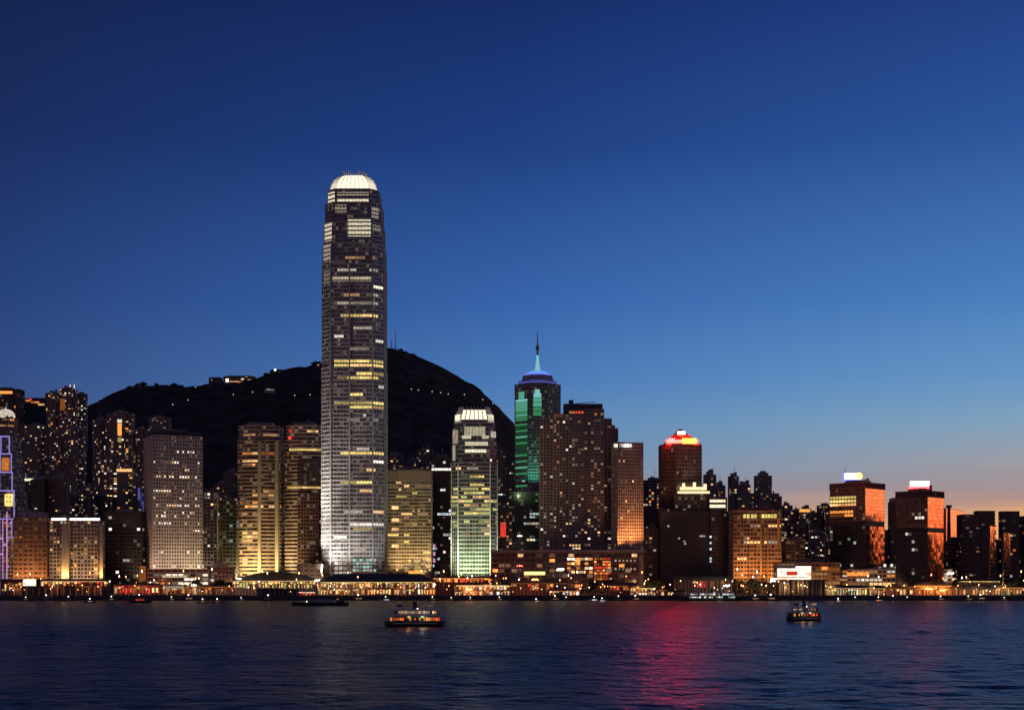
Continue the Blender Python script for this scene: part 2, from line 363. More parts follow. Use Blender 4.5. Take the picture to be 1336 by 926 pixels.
for j, Y in enumerate(ys):
    for i, x in enumerate(xs):
        h = terrain(x, Y); k = min(1, max(0, (h-20)/60))
        mb.v.append((x + (hsh(i,j)-.5)*7, Y, h + k*(vnoise(x/24, Y/24)*7 + hsh(i+7, j+3)*4 - 5)))
W_ = len(xs)
for j in range(len(ys)-1):
    for i in range(W_-1):
        a = j*W_+i; mb.f.append((a, a+1, a+W_+1, a+W_)); mb.uv.append(((0,0),(1,0),(1,1),(0,1)))
m, t, b = new_mat('wooded_hill'); tcn = t.nodes.new('ShaderNodeTexCoord'); n = noise_chain(t, tcn.outputs['Object'], .03, 6)
cr = t.nodes.new('ShaderNodeValToRGB'); cr.color_ramp.elements[0].position = .35; cr.color_ramp.elements[0].color = (.05,.05,.043,1)
cr.color_ramp.elements[1].position = .7; cr.color_ramp.elements[1].color = (.11,.105,.085,1); t.links.new(n.outputs[0], cr.inputs[0]); t.links.new(cr.outputs[0], b.inputs['Base Color'])
b.inputs['Roughness'].default_value = 1.0; b.inputs['Specular IOR Level'].default_value = 0.0
tag(mb.build('hill', m), kind='structure')

# ------------------------------------------------------------------ tower builder
def p_rect(w=1, d=1): return [(-w/2,-d/2),(w/2,-d/2),(w/2,d/2),(-w/2,d/2)]
def p_cham(w=1, d=1, c=.15):
    return [(-w/2+c,-d/2),(w/2-c,-d/2),(w/2,-d/2+c),(w/2,d/2-c),(w/2-c,d/2),(-w/2+c,d/2),(-w/2,d/2-c),(-w/2,-d/2+c)]
def p_cross(w=1, d=1, a=.24):
    x, y = w/2, d/2; i = w*a; j = d*a
    return [(-x+i,-y),(x-i,-y),(x-i,-y+j),(x,-y+j),(x,y-j),(x-i,y-j),(x-i,y),(-x+i,y),(-x+i,y-j),(-x,y-j),(-x,-y+j),(-x+i,-y+j)]
def p_bay(w=1, d=1):            # flat block with two projecting bays towards the front
    x, y = w/2, d/2; e = d*.12
    return [(-x,-y),(-x*.45,-y),(-x*.45,-y+e),(x*.45,-y+e),(x*.45,-y),(x,-y),(x,y),(-x,y)]
def p_bow(w=1, d=1, n=7, bow=.22):   # front face bowed towards the water
    x, y = w/2, d/2
    fr = [(-x+2*x*k/n, -y + d*bow*((2*k/n-1)**2)) for k in range(n+1)]
    return fr + [(x,y),(-x,y)]
def p_round(w=1, d=1, n=14):
    return [(w/2*math.cos(2*math.pi*k/n-math.pi/2), d/2*math.sin(2*math.pi*k/n-math.pi/2)) for k in range(n)]
def rot(poly, deg):
    c, s = math.cos(R(deg)), math.sin(R(deg)); return [(x*c-y*s, x*s+y*c) for x, y in poly]
def scale(poly, k): return [(x*k, y*k) for x, y in poly]
def offset(poly, d):
    out_ = []; n = len(poly)
    for i in range(n):
        a, b_, c = Vector(poly[i-1]), Vector(poly[i]), Vector(poly[(i+1)%n])
        e1 = (b_-a).normalized(); e2 = (c-b_).normalized()
        n1 = Vector((e1.y,-e1.x)); n2 = Vector((e2.y,-e2.x)); k = n1+n2
        den = max(.35, 1+n1.dot(n2)); out_.append((b_.x+k.x*d/den, b_.y+k.y*d/den))
    return out_
def fit(poly, x0, x1, Y):
    """size and centre of a plan so that its sides stand on the sight lines px x0 and x1"""
    cx = wx((x0+x1)/2, Y); k = (x1-x0)*Y/F
    ext = max(p[0] for p in poly)-min(p[0] for p in poly); k /= ext
    for _ in range(12):
        pr = [CX + F*(cx+p[0]*k)/(Y+p[1]*k) for p in poly]; lo, hi = min(pr), max(pr)
        k *= (x1-x0)/(hi-lo); pr = [CX + F*(cx+p[0]*k)/(Y+p[1]*k) for p in poly]; lo, hi = min(pr), max(pr)
        cx += ((x0+x1)/2-(lo+hi)/2)*Y/F
    return cx, k
PANEL = {}
def panel_mesh(w, h, mat, name):
    key = (round(w,1), round(h,1), mat, name)
    if key not in PANEL:
        q = MB(); q.box(-w/2, w/2, -.08, 0, -h/2, h/2); PANEL[key] = q.mesh(name, MATS[mat])
    return PANEL[key]

class Tower:
    def __init__(s, name, label, cat, x0, x1, Y, plan, rz=0, base=None, group=None):
        s.Y = Y; s.plan = rot(plan, rz); s.cx, k = fit(s.plan, x0, x1, Y); s.plan = scale(s.plan, k)
        s.base = GZ-.5 if base is None else base
        s.root = thing(name, label, cat, (s.cx, Y, s.base), 0, group)
        s.r = rnd_for(label + str(x0)); s.mb = {}; s.cells = []; s.x0, s.x1 = x0, x1; s.nwin = 0
        s.front = min(p[1] for p in s.plan)
    def part(s, name, mat):
        return s.mb.setdefault((name, mat), MB())
    def lz(s, py, Y=None): return wz(py, Y or (s.Y+s.front)) - s.base
    def lx(s, px, Y=None): return wx(px, Y or (s.Y+s.front)) - s.cx
    def facing(s, a, b_):
        nx, ny = (b_[1]-a[1]), -(b_[0]-a[0]); mx, my = (a[0]+b_[0])/2+s.cx, (a[1]+b_[1])/2+s.Y
        L = math.hypot(nx, ny); D = math.hypot(mx, my)
        return -(nx*mx+ny*my)/(L*D)
    def section(s, poly, z0, z1, fh=3.6, bay=4.0, band=.34, pier=.6, proud=.4, wall='concrete', glass='glass_office', parapet=1.2, cells=True, edges=None, skip=(), gname='glazing'):
        n = len(poly); H = z1-z0; nrow = max(1, round(H/fh)); fz = H/nrow
        g = s.part(gname, glass); w = s.part('facade', wall); off = offset(poly, proud)
        for i in range(n):
            a, b_ = poly[i], poly[(i+1)%n]; oa, ob = off[i], off[(i+1)%n]
            L = math.hypot(b_[0]-a[0], b_[1]-a[1])
            if L < .3: continue
            ncol = max(1, round(L/bay)); u0, v0 = s.r.randrange(900), s.r.randrange(900)
            gg = g if i not in skip else s.part('mirror_glazing', 'glass_gold')
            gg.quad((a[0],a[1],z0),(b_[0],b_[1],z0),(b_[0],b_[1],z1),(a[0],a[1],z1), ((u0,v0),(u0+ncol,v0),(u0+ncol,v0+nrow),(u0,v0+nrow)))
            fc = s.facing(a, b_)
            if i in skip:
                for r_ in range(nrow):
                    q0 = z0+r_*fz; e = .12
                    A = (a[0]+(oa[0]-a[0])*e, a[1]+(oa[1]-a[1])*e); B = (b_[0]+(ob[0]-b_[0])*e, b_[1]+(ob[1]-b_[1])*e)
                    w.quad((*A,q0),(*B,q0),(*B,q0+.2),(*A,q0+.2))
                continue
            for r_ in range(nrow+1):
                q0 = z0+r_*fz; q1 = min(q0+band*fz, z1+parapet) if r_ < nrow else z1+parapet
                if band <= 0 and r_ < nrow: continue
                w.quad((oa[0],oa[1],q0),(ob[0],ob[1],q0),(ob[0],ob[1],q1),(oa[0],oa[1],q1))
                w.quad((oa[0],oa[1],q1),(ob[0],ob[1],q1),(b_[0],b_[1],q1),(a[0],a[1],q1))
                w.quad((a[0],a[1],q0),(b_[0],b_[1],q0),(ob[0],ob[1],q0),(oa[0],oa[1],q0))
            if fc < -.15: continue
            dx, dy = (b_[0]-a[0])/L, (b_[1]-a[1])/L; nx, ny = dy, -dx; pr = proud+.12
            if pier > 0:
                for c in range(ncol+1):
                    tt = L*c/ncol; hw = pier/2; t0, t1 = max(0, tt-hw), min(L, tt+hw)
                    A = (a[0]+dx*t0, a[1]+dy*t0); B = (a[0]+dx*t1, a[1]+dy*t1)
                    Ao = (A[0]+nx*pr, A[1]+ny*pr); Bo = (B[0]+nx*pr, B[1]+ny*pr); zt_ = z1+parapet-.05
                    w.quad((*Ao,z0),(*Bo,z0),(*Bo,zt_),(*Ao,zt_)); w.quad((*A,z0),(*Ao,z0),(*Ao,zt_),(*A,zt_)); w.quad((*Bo,z0),(*B,z0),(*B,zt_),(*Bo,zt_))
            if cells and fc > .12 and (edges is None or i in edges):
                bw = L/ncol
                for r_ in range(nrow):
                    for c in range(ncol):
                        s.cells.append((a, (dx,dy), (nx,ny), bw, c, z0+r_*fz+band*fz, fz*(1-band), pier, i, r_, ncol, z0))
        s.part('roof', 'roof_dark').ngon([(p[0],p[1],z1-.01) for p in poly])
    def win(s, cell, mat, span=1, name='window'):
        a, d, nrm, bw, c, z, h, pier, *_ = cell
        if s.nwin >= 98: return
        t = (c+span/2)*bw; w = span*bw-pier*.9
        o = bpy.data.objects.new(name, panel_mesh(max(w,.5), h*.94, mat, name)); C.objects.link(o); o.parent = s.root
        o.location = (a[0]+d[0]*t+nrm[0]*.05, a[1]+d[1]*t+nrm[1]*.05, z+h/2); o.rotation_euler = (0, 0, math.atan2(d[1], d[0])); s.nwin += 1
    def scatter(s, n, mats, zmin=-1e9, zmax=1e9, clump=.35):
        cs = [c for c in s.cells if zmin <= c[5] <= zmax]; s.r.shuffle(cs)
        # rooms of one flat tend to be lit above each other: reuse a lit column now and then
        cols = set(); k = 0
        for c in cs:
            if k >= n: break
            if cols and s.r.random() < clump and (c[8], c[4]) not in cols: continue
            cols.add((c[8], c[4])); s.win(c, s.r.choice(mats)); k += 1
    def rows(s, n, mats, zmin=-1e9, zmax=1e9, lo=2, hi=8):
        cs = [c for c in s.cells if zmin <= c[5] <= zmax]
        if not cs: return
        used = set()
        for _ in range(n*3):
            if n <= 0: break
            c = s.r.choice(cs); span = min(s.r.randint(lo, hi), c[10]-c[4])
            ks = [(c[8], c[11], c[9], c[4]+q) for q in range(span)]
            if any(q in used for q in ks): continue
            used.update(ks); s.win(c, s.r.choice(mats), span); n -= 1
    def panel(s, px0, px1, py0, py1, mat, name='window', y=None, dy=-.9, th=.5):
        """a lit panel mounted on the front of the tower"""
        Yf = s.Y + (s.front if y is None else y) + dy
        x0, x1 = wx(px0, Yf)-s.cx, wx(px1, Yf)-s.cx; z0, z1 = wz(py1, Yf)-s.base, wz(py0, Yf)-s.base
        q = MB(); q.box(x0, x1, 0, th, z0, z1); o = q.build(name, MATS[mat], s.root); o.location = (0, Yf-s.Y, 0); return o
    def grid(s, px0, px1, py0, py1, nx, ny, mats, fill=.8, name='window', y=None, dy=-.9):
        for i in range(nx):
            for j in range(ny):
                if s.r.random() < fill:
                    w=(px1-px0)/nx; h=(py1-py0)/ny; s.panel(px0+w*(i+.1), px0+w*(i+.9), py0+h*(j+.14), py0+h*(j+.8), mats[s.r.randrange(len(mats))], name, y, dy)
    def edge_panel(s, poly, i, f0, f1, z0, z1, mat, name='window', lift=.7):
        a, b_ = Vector(poly[i]), Vector(poly[(i+1)%len(poly)]); d = (b_-a); L = d.length; d.normalize(); nrm = Vector((d.y,-d.x))
        w, h = L*(f1-f0), z1-z0; c = a+d*L*(f0+f1)/2+nrm*lift
        q = MB(); q.box(-w/2, w/2, -.15, .15, -h/2, h/2); o = q.build(name, MATS[mat], s.root)
        o.location = (c.x, c.y, (z0+z1)/2); o.rotation_euler = (0,0,math.atan2(d.y,d.x)); return o
    def box(s, part, mat, px0, px1, py0, py1, y0, y1):
        s.part(part, mat).box(s.lx(px0), s.lx(px1), y0, y1, s.lz(py1), s.lz(py0))
    def flood(s, x, y, z, tx, ty, tz, col, power, cone=70, blend=1.0):
        cone = min(150, cone*1.5); power *= .8
        l = bpy.data.lights.new('floodlight', 'SPOT'); l.energy = power; l.color = col; l.spot_size = R(cone); l.spot_blend = blend; l.shadow_soft_size = 1.2
        o = bpy.data.objects.new('floodlight', l); C.objects.link(o); o.parent = s.root; o.location = (x, y, z)
        o.rotation_euler = (Vector((tx,ty,tz))-Vector((x,y,z))).to_track_quat('-Z', 'Y').to_euler()
    def plant(s, h=4, k=.5, mat='grey_cladding', z=None, mast=0, part='roof_house'):
        z = s.top if z is None else z; s.part(part, mat).prism(scale(s.plan, k), z-.02, z+h)
        ex = [p[0] for p in s.plan]; ey = [p[1] for p in s.plan]; kk = min(.8, k+.25)*.5
        for _ in range(s.r.randint(1, 3)):
            X = s.r.uniform(min(ex), max(ex))*kk*1.4; Y_ = s.r.uniform(min(ey), max(ey))*kk; a_ = s.r.uniform(.8, 2.2)
            s.part('roof_tank', 'tile_grey').box(X-a_, X+a_, Y_-a_, Y_+a_, z, z+h+s.r.uniform(.4, 3.2))
        if s.r.random() < .6: s.part('antenna', 'steel').cyl(s.r.uniform(-.3,.3)*(max(ex)-min(ex))*kk, 0, z, z+h+s.r.uniform(5, 11), .28, .14, 5)
        if mast: s.part('mast', 'steel').cyl(0, 0, z+h-.1, z+h+mast, .45, .2, 6)
    def done(s):
        for (n, mt), q in s.mb.items(): q.build(n, MATS[mt], s.root)
        return s

def simple(name, label, x0, x1, ytop, Y, plan=None, rz=0, wall='concrete', glass='glass_home', fh=3.4, bay=4, band=.36, pier=.8, proud=.4,
           scat=0, nrows=0, mats=('warm','warm_dim','white','white_dim'), hill=False, group=None, cat='tower', roof=(4,.5), mast=0, tiers=(), base=None, parapet=1.2, skip=()):
    plan = plan or p_rect(1, .8); b0 = base
    if hill: b0 = terrain(wx((x0+x1)/2, Y), Y) - 12
    T = Tower(name, label, cat, x0, x1, Y, plan, rz, b0, group)
    z1 = T.lz(ytop); T.top = z1
    lo = 0
    for (py, k) in tiers:      # (bottom py of the narrower tier, scale)
        zq = T.lz(py); T.section(T.plan, lo, zq, fh, bay, band, pier, proud, wall, glass, parapet, skip=skip) if lo == 0 else T.section(cur, lo, zq, fh, bay, band, pier, proud, wall, glass, parapet)
        lo = zq; cur = scale(T.plan, k)
    T.section(T.plan if lo == 0 else cur, lo, z1, fh, bay, band, pier, proud, wall, glass, parapet, skip=skip)
    if roof: T.plant(roof[0], roof[1]*(1 if lo == 0 else tiers[-1][1]), 'grey_cladding', z1, mast)
    if nrows: T.rows(nrows, list(mats))
    if scat: T.scatter(scat, list(mats))
    return T
# ------------------------------------------------------------------ towers
def rowat(T, py, px0, px1, mats, fill=.8, lo=2, hi=5):
    """light one storey between two sight lines, in runs of rooms"""
    best = None
    z = T.lz(py)
    rows_ = sorted({round(c[5]+c[6]/2, 2) for c in T.cells}, key=lambda q: abs(q-z))
    if not rows_: return
    zr = rows_[0]; cs = [c for c in T.cells if abs(c[5]+c[6]/2-zr) < .3]
    by = {}
    for c in cs:
        t = (c[4]+.5)*c[3]; X = T.cx+c[0][0]+c[1][0]*t; Y = T.Y+c[0][1]+c[1][1]*t; px = CX+F*X/Y
        if px0 <= px <= px1: by.setdefault(c[8], []).append(c)
    for e, lst in by.items():
        lst.sort(key=lambda c: c[4]); i = 0
        while i < len(lst):
            n = min(T.r.randint(lo, hi), len(lst)-i)
            if T.r.random() < fill: T.win(lst[i], T.r.choice(mats), n)
            i += n
WH, WD, WM, WMD, YE, OR, ORD, CO, RD = 'white','white_dim','warm','warm_dim','yellow','orange','orange_dim','cool','red'

# --- the tallest tower
T = Tower('skyscraper', 'tallest silver skyscraper with glowing white rounded crown', 'skyscraper', 420, 505, 1480, p_cham(1,1,.16))
P0 = T.plan; zs = [(480,1.0),(345,.985),(318,.965),(290,.93),(264,.885),(246,.81)]
lo = 0
for py, k in zs:
    hi_ = T.lz(py); T.section(scale(P0,k), lo, hi_, 4.1, 3.2, .36, .3, .55, 'silver_cladding', 'glass_silver', 1.5); lo = hi_
T.top = lo
# strong mullion lines that split the front in three
fr = P0
for f in (.0, .45, 1.0):
    a, b_ = fr[0], fr[1]; x = a[0]+(b_[0]-a[0])*f; T.part('mullion', 'silver_cladding').box(x-.7, x+.7, a[1]-1.3, a[1]-.2, 0, T.lz(345))
# crown: curved lantern wall behind tapering fins
prof = [(246,.76),(240.5,.74),(234.5,.69),(229,.61),(225,.50),(222,.36)]
q = T.part('crown_lantern', 'crown_glow'); fin = T.part('crown_fins', 'white_paint')
zc = [T.lz(p) for p, _ in prof]; pl = [scale(P0, k) for _, k in prof]
for j in range(len(prof)-1):
    if j < len(prof)-1: q.prism(pl[j], zc[j], zc[j+1], pl[j+1])
for e in range(8):
    for f in [x/7 for x in range(7)]:
        for j in range(len(prof)-1):
            A = Vector(pl[j][e]).lerp(Vector(pl[j][(e+1)%8]), f)*1.03; B = Vector(pl[j+1][e]).lerp(Vector(pl[j+1][(e+1)%8]), f)*1.03
            fin.bar((A.x,A.y,zc[j]-.3), (B.x,B.y,zc[j+1]+.3), .3)
        A = Vector(pl[-1][e]).lerp(Vector(pl[-1][(e+1)%8]), f)*1.03
        fin.bar((A.x,A.y,zc[-1]), (A.x*.97,A.y*.97,zc[-1]+3+2*math.sin(f*9+e)), .7)
T.part('crown_louvre', 'roof_dark').prism(offset(pl[3], .35), T.lz(231.6), T.lz(229.6))
T.part('crown_base', 'grey_cladding').prism(scale(P0,.78), T.lz(246)-.02, T.lz(244.4))
# emissive panels near the top stand in for floodlit cladding
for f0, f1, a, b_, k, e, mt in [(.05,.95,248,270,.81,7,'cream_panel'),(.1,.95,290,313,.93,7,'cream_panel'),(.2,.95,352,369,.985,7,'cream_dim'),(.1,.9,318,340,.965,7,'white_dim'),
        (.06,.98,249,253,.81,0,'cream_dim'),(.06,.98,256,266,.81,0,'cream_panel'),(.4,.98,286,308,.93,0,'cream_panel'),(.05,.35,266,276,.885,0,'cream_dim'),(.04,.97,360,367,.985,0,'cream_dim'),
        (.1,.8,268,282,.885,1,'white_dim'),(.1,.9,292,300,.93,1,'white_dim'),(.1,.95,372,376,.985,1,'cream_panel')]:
    o = T.edge_panel(scale(P0,k), e, f0, f1, T.lz(b_), T.lz(a), mt, 'glow_panel', .35)
for py, x0, x1, mt in [(334,448,490,[YE,WMD]),(354,440,492,[WD,YE]),(386,450,494,[WMD,WD]),(397,440,492,[WD]),(404,434,446,[WH]),(409,446,492,[YE,WM]),(414,446,492,[YE]),(428,448,490,[WD]),(441,434,456,[WH]),
    (442,490,504,[WH]),(456,456,480,[WD]),(470,436,500,[YE]),(477,436,504,[YE,WM]),(485,434,504,[YE]),(490,440,494,[YE,WMD]),(506,492,504,[WH]),(517,458,478,[WM,YE]),(524,436,504,[YE]),(530,456,500,[YE,WM]),(541,458,476,[WH]),
    (547,452,492,[WD]),(583,464,480,[WD]),(593,446,502,[YE,WM]),(600,484,504,[WH]),(611,478,490,[WM]),(629,446,500,[WM,YE]),(641,468,488,[WM]),(670,448,502,[WD,WM]),(684,434,504,[WM,WH]),(689,460,504,[YE,WM]),(718,460,478,[WD]),(580,434,450,[WMD]),(700,436,452,[WH])]:
    rowat(T, py, x0, x1, mt, .82, 3, 7)
T.grid(460,491,728,746,7,4,['teal','teal','white_dim'],.9,'lobby_window'); T.grid(436,458,731,751,4,3,['white','white_dim'],.8,'lobby_window')
fy = T.front
for x,pw in ((-25,3.0e5),(-13,1.8e5),(0,.7e5),(14,.5e5)): T.flood(x, fy-16, 18, x*.9, fy, 95, (1,.93,.85), pw, 62)
for x,zq,pw in ((-58,130,1.0e6),(-52,230,2.6e6),(-46,60,4.0e5)): T.flood(x+8, fy-16, 36, -29, fy+6, zq, (1,.90,.80), pw*.8, 40)
T.flood(38, fy-24, 6, 29, fy+4, 110, (.95,1,.95), 1.6e5, 55)
T.done()

# --- the shorter crowned tower
T = Tower('office_tower', 'green lit office tower with tapered white crown below the dark hill', 'tower', 589, 649, 1500, p_cham(1,1,.15))
P0 = T.plan; lo = 0
for py, k in [(604,1.0),(576,.955),(552,.88)]:
    hi_ = T.lz(py); T.section(scale(P0,k), lo, hi_, 4.1, 3.0, .44, .3, .55, 'silver_cladding', 'glass_green', 1.2); lo = hi_
T.top = lo
prof = [(552,.86),(545,.80),(538.5,.735),(532,.65)]; zc = [T.lz(p) for p,_ in prof]; pl = [scale(P0,k) for _,k in prof]
q = T.part('crown_lantern','crown_glow'); fin = T.part('crown_fins','white_paint')
q.prism(pl[1], zc[1]-1, zc[2]-.01, pl[2]); q.prism(pl[2], zc[2], zc[3]-1, pl[3])
T.part('crown_wall','grey_cladding').prism(scale(P0,.80), zc[0]-.02, zc[1]-1.02)
for e in range(8):
    for f in [x/6 for x in range(6)]:
        for j in range(3):
            A = Vector(pl[j][e]).lerp(Vector(pl[j][(e+1)%8]), f)*1.03; B = Vector(pl[j+1][e]).lerp(Vector(pl[j+1][(e+1)%8]), f)*1.03
            fin.bar((A.x,A.y,zc[j]-.3),(B.x,B.y,zc[j+1]+2), .7)
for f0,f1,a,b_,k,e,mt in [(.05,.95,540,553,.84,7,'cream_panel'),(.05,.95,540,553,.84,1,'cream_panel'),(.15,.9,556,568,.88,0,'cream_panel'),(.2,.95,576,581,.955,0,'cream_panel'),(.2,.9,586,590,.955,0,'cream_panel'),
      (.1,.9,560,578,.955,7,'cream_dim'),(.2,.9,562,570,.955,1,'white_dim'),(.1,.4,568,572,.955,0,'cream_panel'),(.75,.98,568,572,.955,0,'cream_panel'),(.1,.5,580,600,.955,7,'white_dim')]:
    T.edge_panel(scale(P0,k), e, f0, f1, T.lz(b_), T.lz(a), mt, 'glow_panel', .5)
for py,x0,x1,mt in [(599,636,641,[WH]),(623,612,634,[YE,WM]),(636,606,634,[YE]),(641,610,632,['lime']),(646,598,640,[YE,WM]),(652,596,642,[YE,WM]),(657,606,634,['lime',YE]),(662,608,630,['lime']),(666,606,634,['lime',YE]),(671,606,632,[YE]),(610,608,626,[WD]),
     (658,590,598,['lime',YE]),(650,590,598,[YE]),(668,590,598,['lime']),(679,632,644,[WM]),(698,630,638,[WM]),(612,596,602,[WM])]:
    rowat(T, py, x0, x1, mt, .85, 2, 5)
for f in (0,1):
    a, b_ = P0[0], P0[1]; x = a[0]+(b_[0]-a[0])*f; T.part('mullion','white_paint').box(x-.6, x+.6, a[1]-1.3, a[1]-.2, 0, T.lz(604))
for q_ in (P0[7], P0[2]): T.part('mullion','white_paint').box(q_[0]-.5, q_[0]+.5, q_[1]-.9, q_[1]+.1, 0, T.lz(604))
T.rows(30,['lime',YE,WMD,'lime'],T.lz(700),T.lz(630),2,5)
fy = T.front
for x in (-16,-4,8): T.flood(x, fy-20, 12, x, fy, 62, (.86,1,.55), 1.15e5, 80)
T.flood(-26, fy-14, 12, -21, fy+3, 120, (.9,1,.8), 1.6e5, 50); T.flood(26, fy-14, 12, 21, fy+3, 120, (.9,1,.8), 1.0e5, 50)
T.done()

# --- the tower with the spire
T = Tower('office_tower', 'dark octagonal tower with blue lit roof tiers, green light columns and tall spire', 'tower', 672, 731, 1900, p_cham(1,1,.3))
P0 = T.plan; T.section(P0, 0, T.lz(501), 4.0, 3.2, .3, .45, .5, 'grey_cladding', 'glass_green', 1.5); T.top = T.lz(501)
q = T.part('roof_tier','grey_cladding'); nb = T.part('blue_cornice','tier_blue'); nb2 = T.part('pale_blue_roof','tier_pale')
for a, b_, k0, k1 in [(501,495,.86,.86),(494,486,.66,.66)]: q.prism(scale(P0,k0), T.lz(a)-.02, T.lz(b_), scale(P0,k1))
nb.prism(scale(P0,.90), T.lz(497.5), T.lz(494.2), scale(P0,.72)); nb.prism(scale(P0,.69), T.lz(486.9), T.lz(485.9)); nb2.prism(scale(P0,.60), T.lz(485.89), T.lz(480.5), scale(P0,.30)); T.part('roof_tier','grey_cladding').prism(scale(P0,.72), T.lz(494.1), T.lz(491), scale(P0,.68))
sp = T.part('spire','led_cyan'); sp.cyl(0,0,T.lz(482.7),T.lz(470),4.2,2.2,10); sp.cyl(0,0,T.lz(470.02),T.lz(459),2.2,1.5,10)
ms = T.part('mast','steel'); ms.cyl(0,0,T.lz(459.02),T.lz(452),1.4,1.2); ms.cyl(0,0,T.lz(452.02),T.lz(446),2.6,2.0); ms.cyl(0,0,T.lz(446.02),T.lz(428),.9,.35)
for y, mt in [(520,'led_cyan'),(523.2,'led_mint'),(526.4,'led_mint'),(529.6,'led_mint'),(532.8,'led_mint'),(536,'led_green'),(539.2,'led_mint'),(542.4,'led_green'),(545.6,'led_green')]:
    T.edge_panel(P0, 7, .08, .92, T.lz(y+2.5), T.lz(y), mt, 'light_panel', .9)
T.edge_panel(P0,7,.3,.7,T.lz(519.6),T.lz(510),'led_mint','light_panel',.9)
for k, y in enumerate(range(552, 640, 8)): T.edge_panel(P0,7,.08,.92,T.lz(y+2.4),T.lz(y),['led_green','led_green','led_mint','led_green','led_deep'][k%5],'light_strip',.9)
for y in range(553, 640, 8): T.edge_panel(P0,7,.05,.95,T.lz(y+6.4),T.lz(y+2.5),'led_deep' if y < 590 else 'glass_green','light_panel',.86)
for y, mt, f0, f1 in [(508,'led_cyan',.33,.6),(513,'led_cyan',.26,.68),(519,'led_mint',.24,.70),(525,'led_mint',.24,.70),(531,'led_green',.24,.70),(537,'led_green',.24,.70)]:
    T.edge_panel(P0,0,f0,f1,T.lz(y+5.2),T.lz(y),mt,'light_panel',.9)
T.rows(14,[CO,WD,WD],T.lz(690),T.lz(572),1,2)
for xx in (-16,-4,8): T.flood(xx, T.front-13, T.lz(636), xx*.8, T.front, T.lz(560), (.2,1,.62), .36e5, 75)
T.done()
T = Tower('office_block','low dark green block at the foot of the spire tower','building',664,706,1780,p_rect(1,.8))
T.section(T.plan,0,T.lz(643),3.8,3.6,.3,.5,.4,'green_paint','glass_green'); T.top=T.lz(643); T.plant(4,.5)
for y in (668,676,684): rowat(T,y,682,706,[WD,'teal'],.7,1,1)
for y in (702,706): rowat(T,y,686,700,[WH,YE],1,1,2)
T.flood(-8,T.front-12,T.lz(646),-4,T.front,T.lz(641)+1,(1,.9,.5),1e4,120); T.done()

# --- twin rounded bank towers left of the tallest one
for lab, x0, x1, yt, sd in [('left one of two rounded stone towers with golden floodlit lower floors', 310, 371, 556, 1), ('right one of two rounded stone towers, partly hidden by the tallest skyscraper', 372, 423, 556, 2)]:
    T = Tower('office_tower', lab, 'tower', x0, x1, 1600, p_bow(1,.8,8,.2), 0)
    P0 = T.plan; ta, tb = T.lz(575), T.lz(yt)
    T.section(P0,0,ta,4.0,3.4,.46,0,.5,'pink_granite','glass_office',1.2); T.section(scale(P0,.95),ta,tb,4.0,3.4,.46,0,.4,'pink_granite','glass_office',1.4); T.top=tb; T.plant(5,.6)
    w = x1-x0
    if sd == 1:
        for a in (338.5, 361): T.box('stair_shaft','tile_cream',a-2,a+2,575,756,T.front-1.5,T.front+8)
        for y,a,b_,mt in [(590,316,336,[WM,OR]),(593,342,362,[WMD,ORD]),(600,316,336,[WM]),(607,314,334,[OR,WMD]),(648,330,362,[WM,WMD]),(655,314,336,[OR,ORD]),(660,320,366,[OR,WM]),(566,316,334,[WMD]),(568,344,360,[WMD]),(575,318,332,[WMD]),(641,344,360,[WMD]),(641,318,332,[WMD])]: rowat(T,y,a,b_,mt,.85,2,5)
        for y in range(672,750,7): rowat(T,y,314,337,[WMD,WM,YE],.6,3,6)
        for x,p in ((-18,1.5),(-8,1.2),(6,.8),(18,.7)): T.flood(x,T.front-17,5,x,T.front,75,(1,.72,.28),p*1.6e5,70)
    else:
        for y,a,b_,mt in [(584,378,422,[WM,YE]),(588,378,422,[YE,WMD]),(634,374,422,[YE,WM]),(638,380,422,[YE]),(563,402,416,[WM,WH]),(682,402,422,[WD]),(702,390,402,[WD]),(716,390,404,[WD])]: rowat(T,y,a,b_,mt,.9,3,6)
        for y,x in ((562,379),(571,378)): T.panel(x-2,x+2,y-2,y+2,RD,'beacon')
        
        for ya,yb,wl in ((600,633,'dark_stone'),(644,735,'red_brown')):
            ax,bx=T.lx(389),T.lx(416); T.section([(ax,T.front-2.2),(bx,T.front-2.2),(bx,T.front+6),(ax,T.front+6)],T.lz(yb),T.lz(ya),4.0,3.0,.3,.5,.3,wl,'glass_office',.3,cells=False)
        T.grid(390,414,652,730,6,17,[WMD,WD,'red'],.12)
        for x,p in ((-17,1.3),(-10,1.2)): T.flood(x,T.front-12,5,x,T.front,85,(1,.78,.36),p*1.2e5,50)
    T.done()

# --- pale concrete tower with a grid of small windows
T = Tower('office_tower','pale concrete tower with a fine grid of small windows and dark roof','tower',188,264,1480,p_rect(1,.9),25)
P0 = T.plan; T.section(P0,0,T.lz(568),3.55,2.55,.46,1.0,.45,'pale_concrete','glass_office',.8); T.top=T.lz(568)
T.part('roof_storey','roof_dark').prism(scale(P0,.96),T.top+.81,T.lz(560.5),scale(P0,.9)); T.part('roof_house','grey_cladding').prism(scale(P0,.45),T.lz(560.5)-.02,T.lz(557.5))
for y in (590,602,610,621,622,641,648,657,666,674,682,691,718,740): rowat(T,y,200,262,[WH,WH,WM],.22,1,1)
for y in (621,641,657,674,682): rowat(T,y,200,224,[WH],.55,1,1)
fy=T.front
T.flood(-20,fy-14,5,-22,fy+8,70,(1,.66,.42),0.9e5,70); T.flood(30,fy+4,5,24,fy+22,60,(1,.75,.40),1.0e5,60); T.flood(8,fy-16,5,4,fy+12,70,(1,.68,.45),0.9e5,90)
T.done()
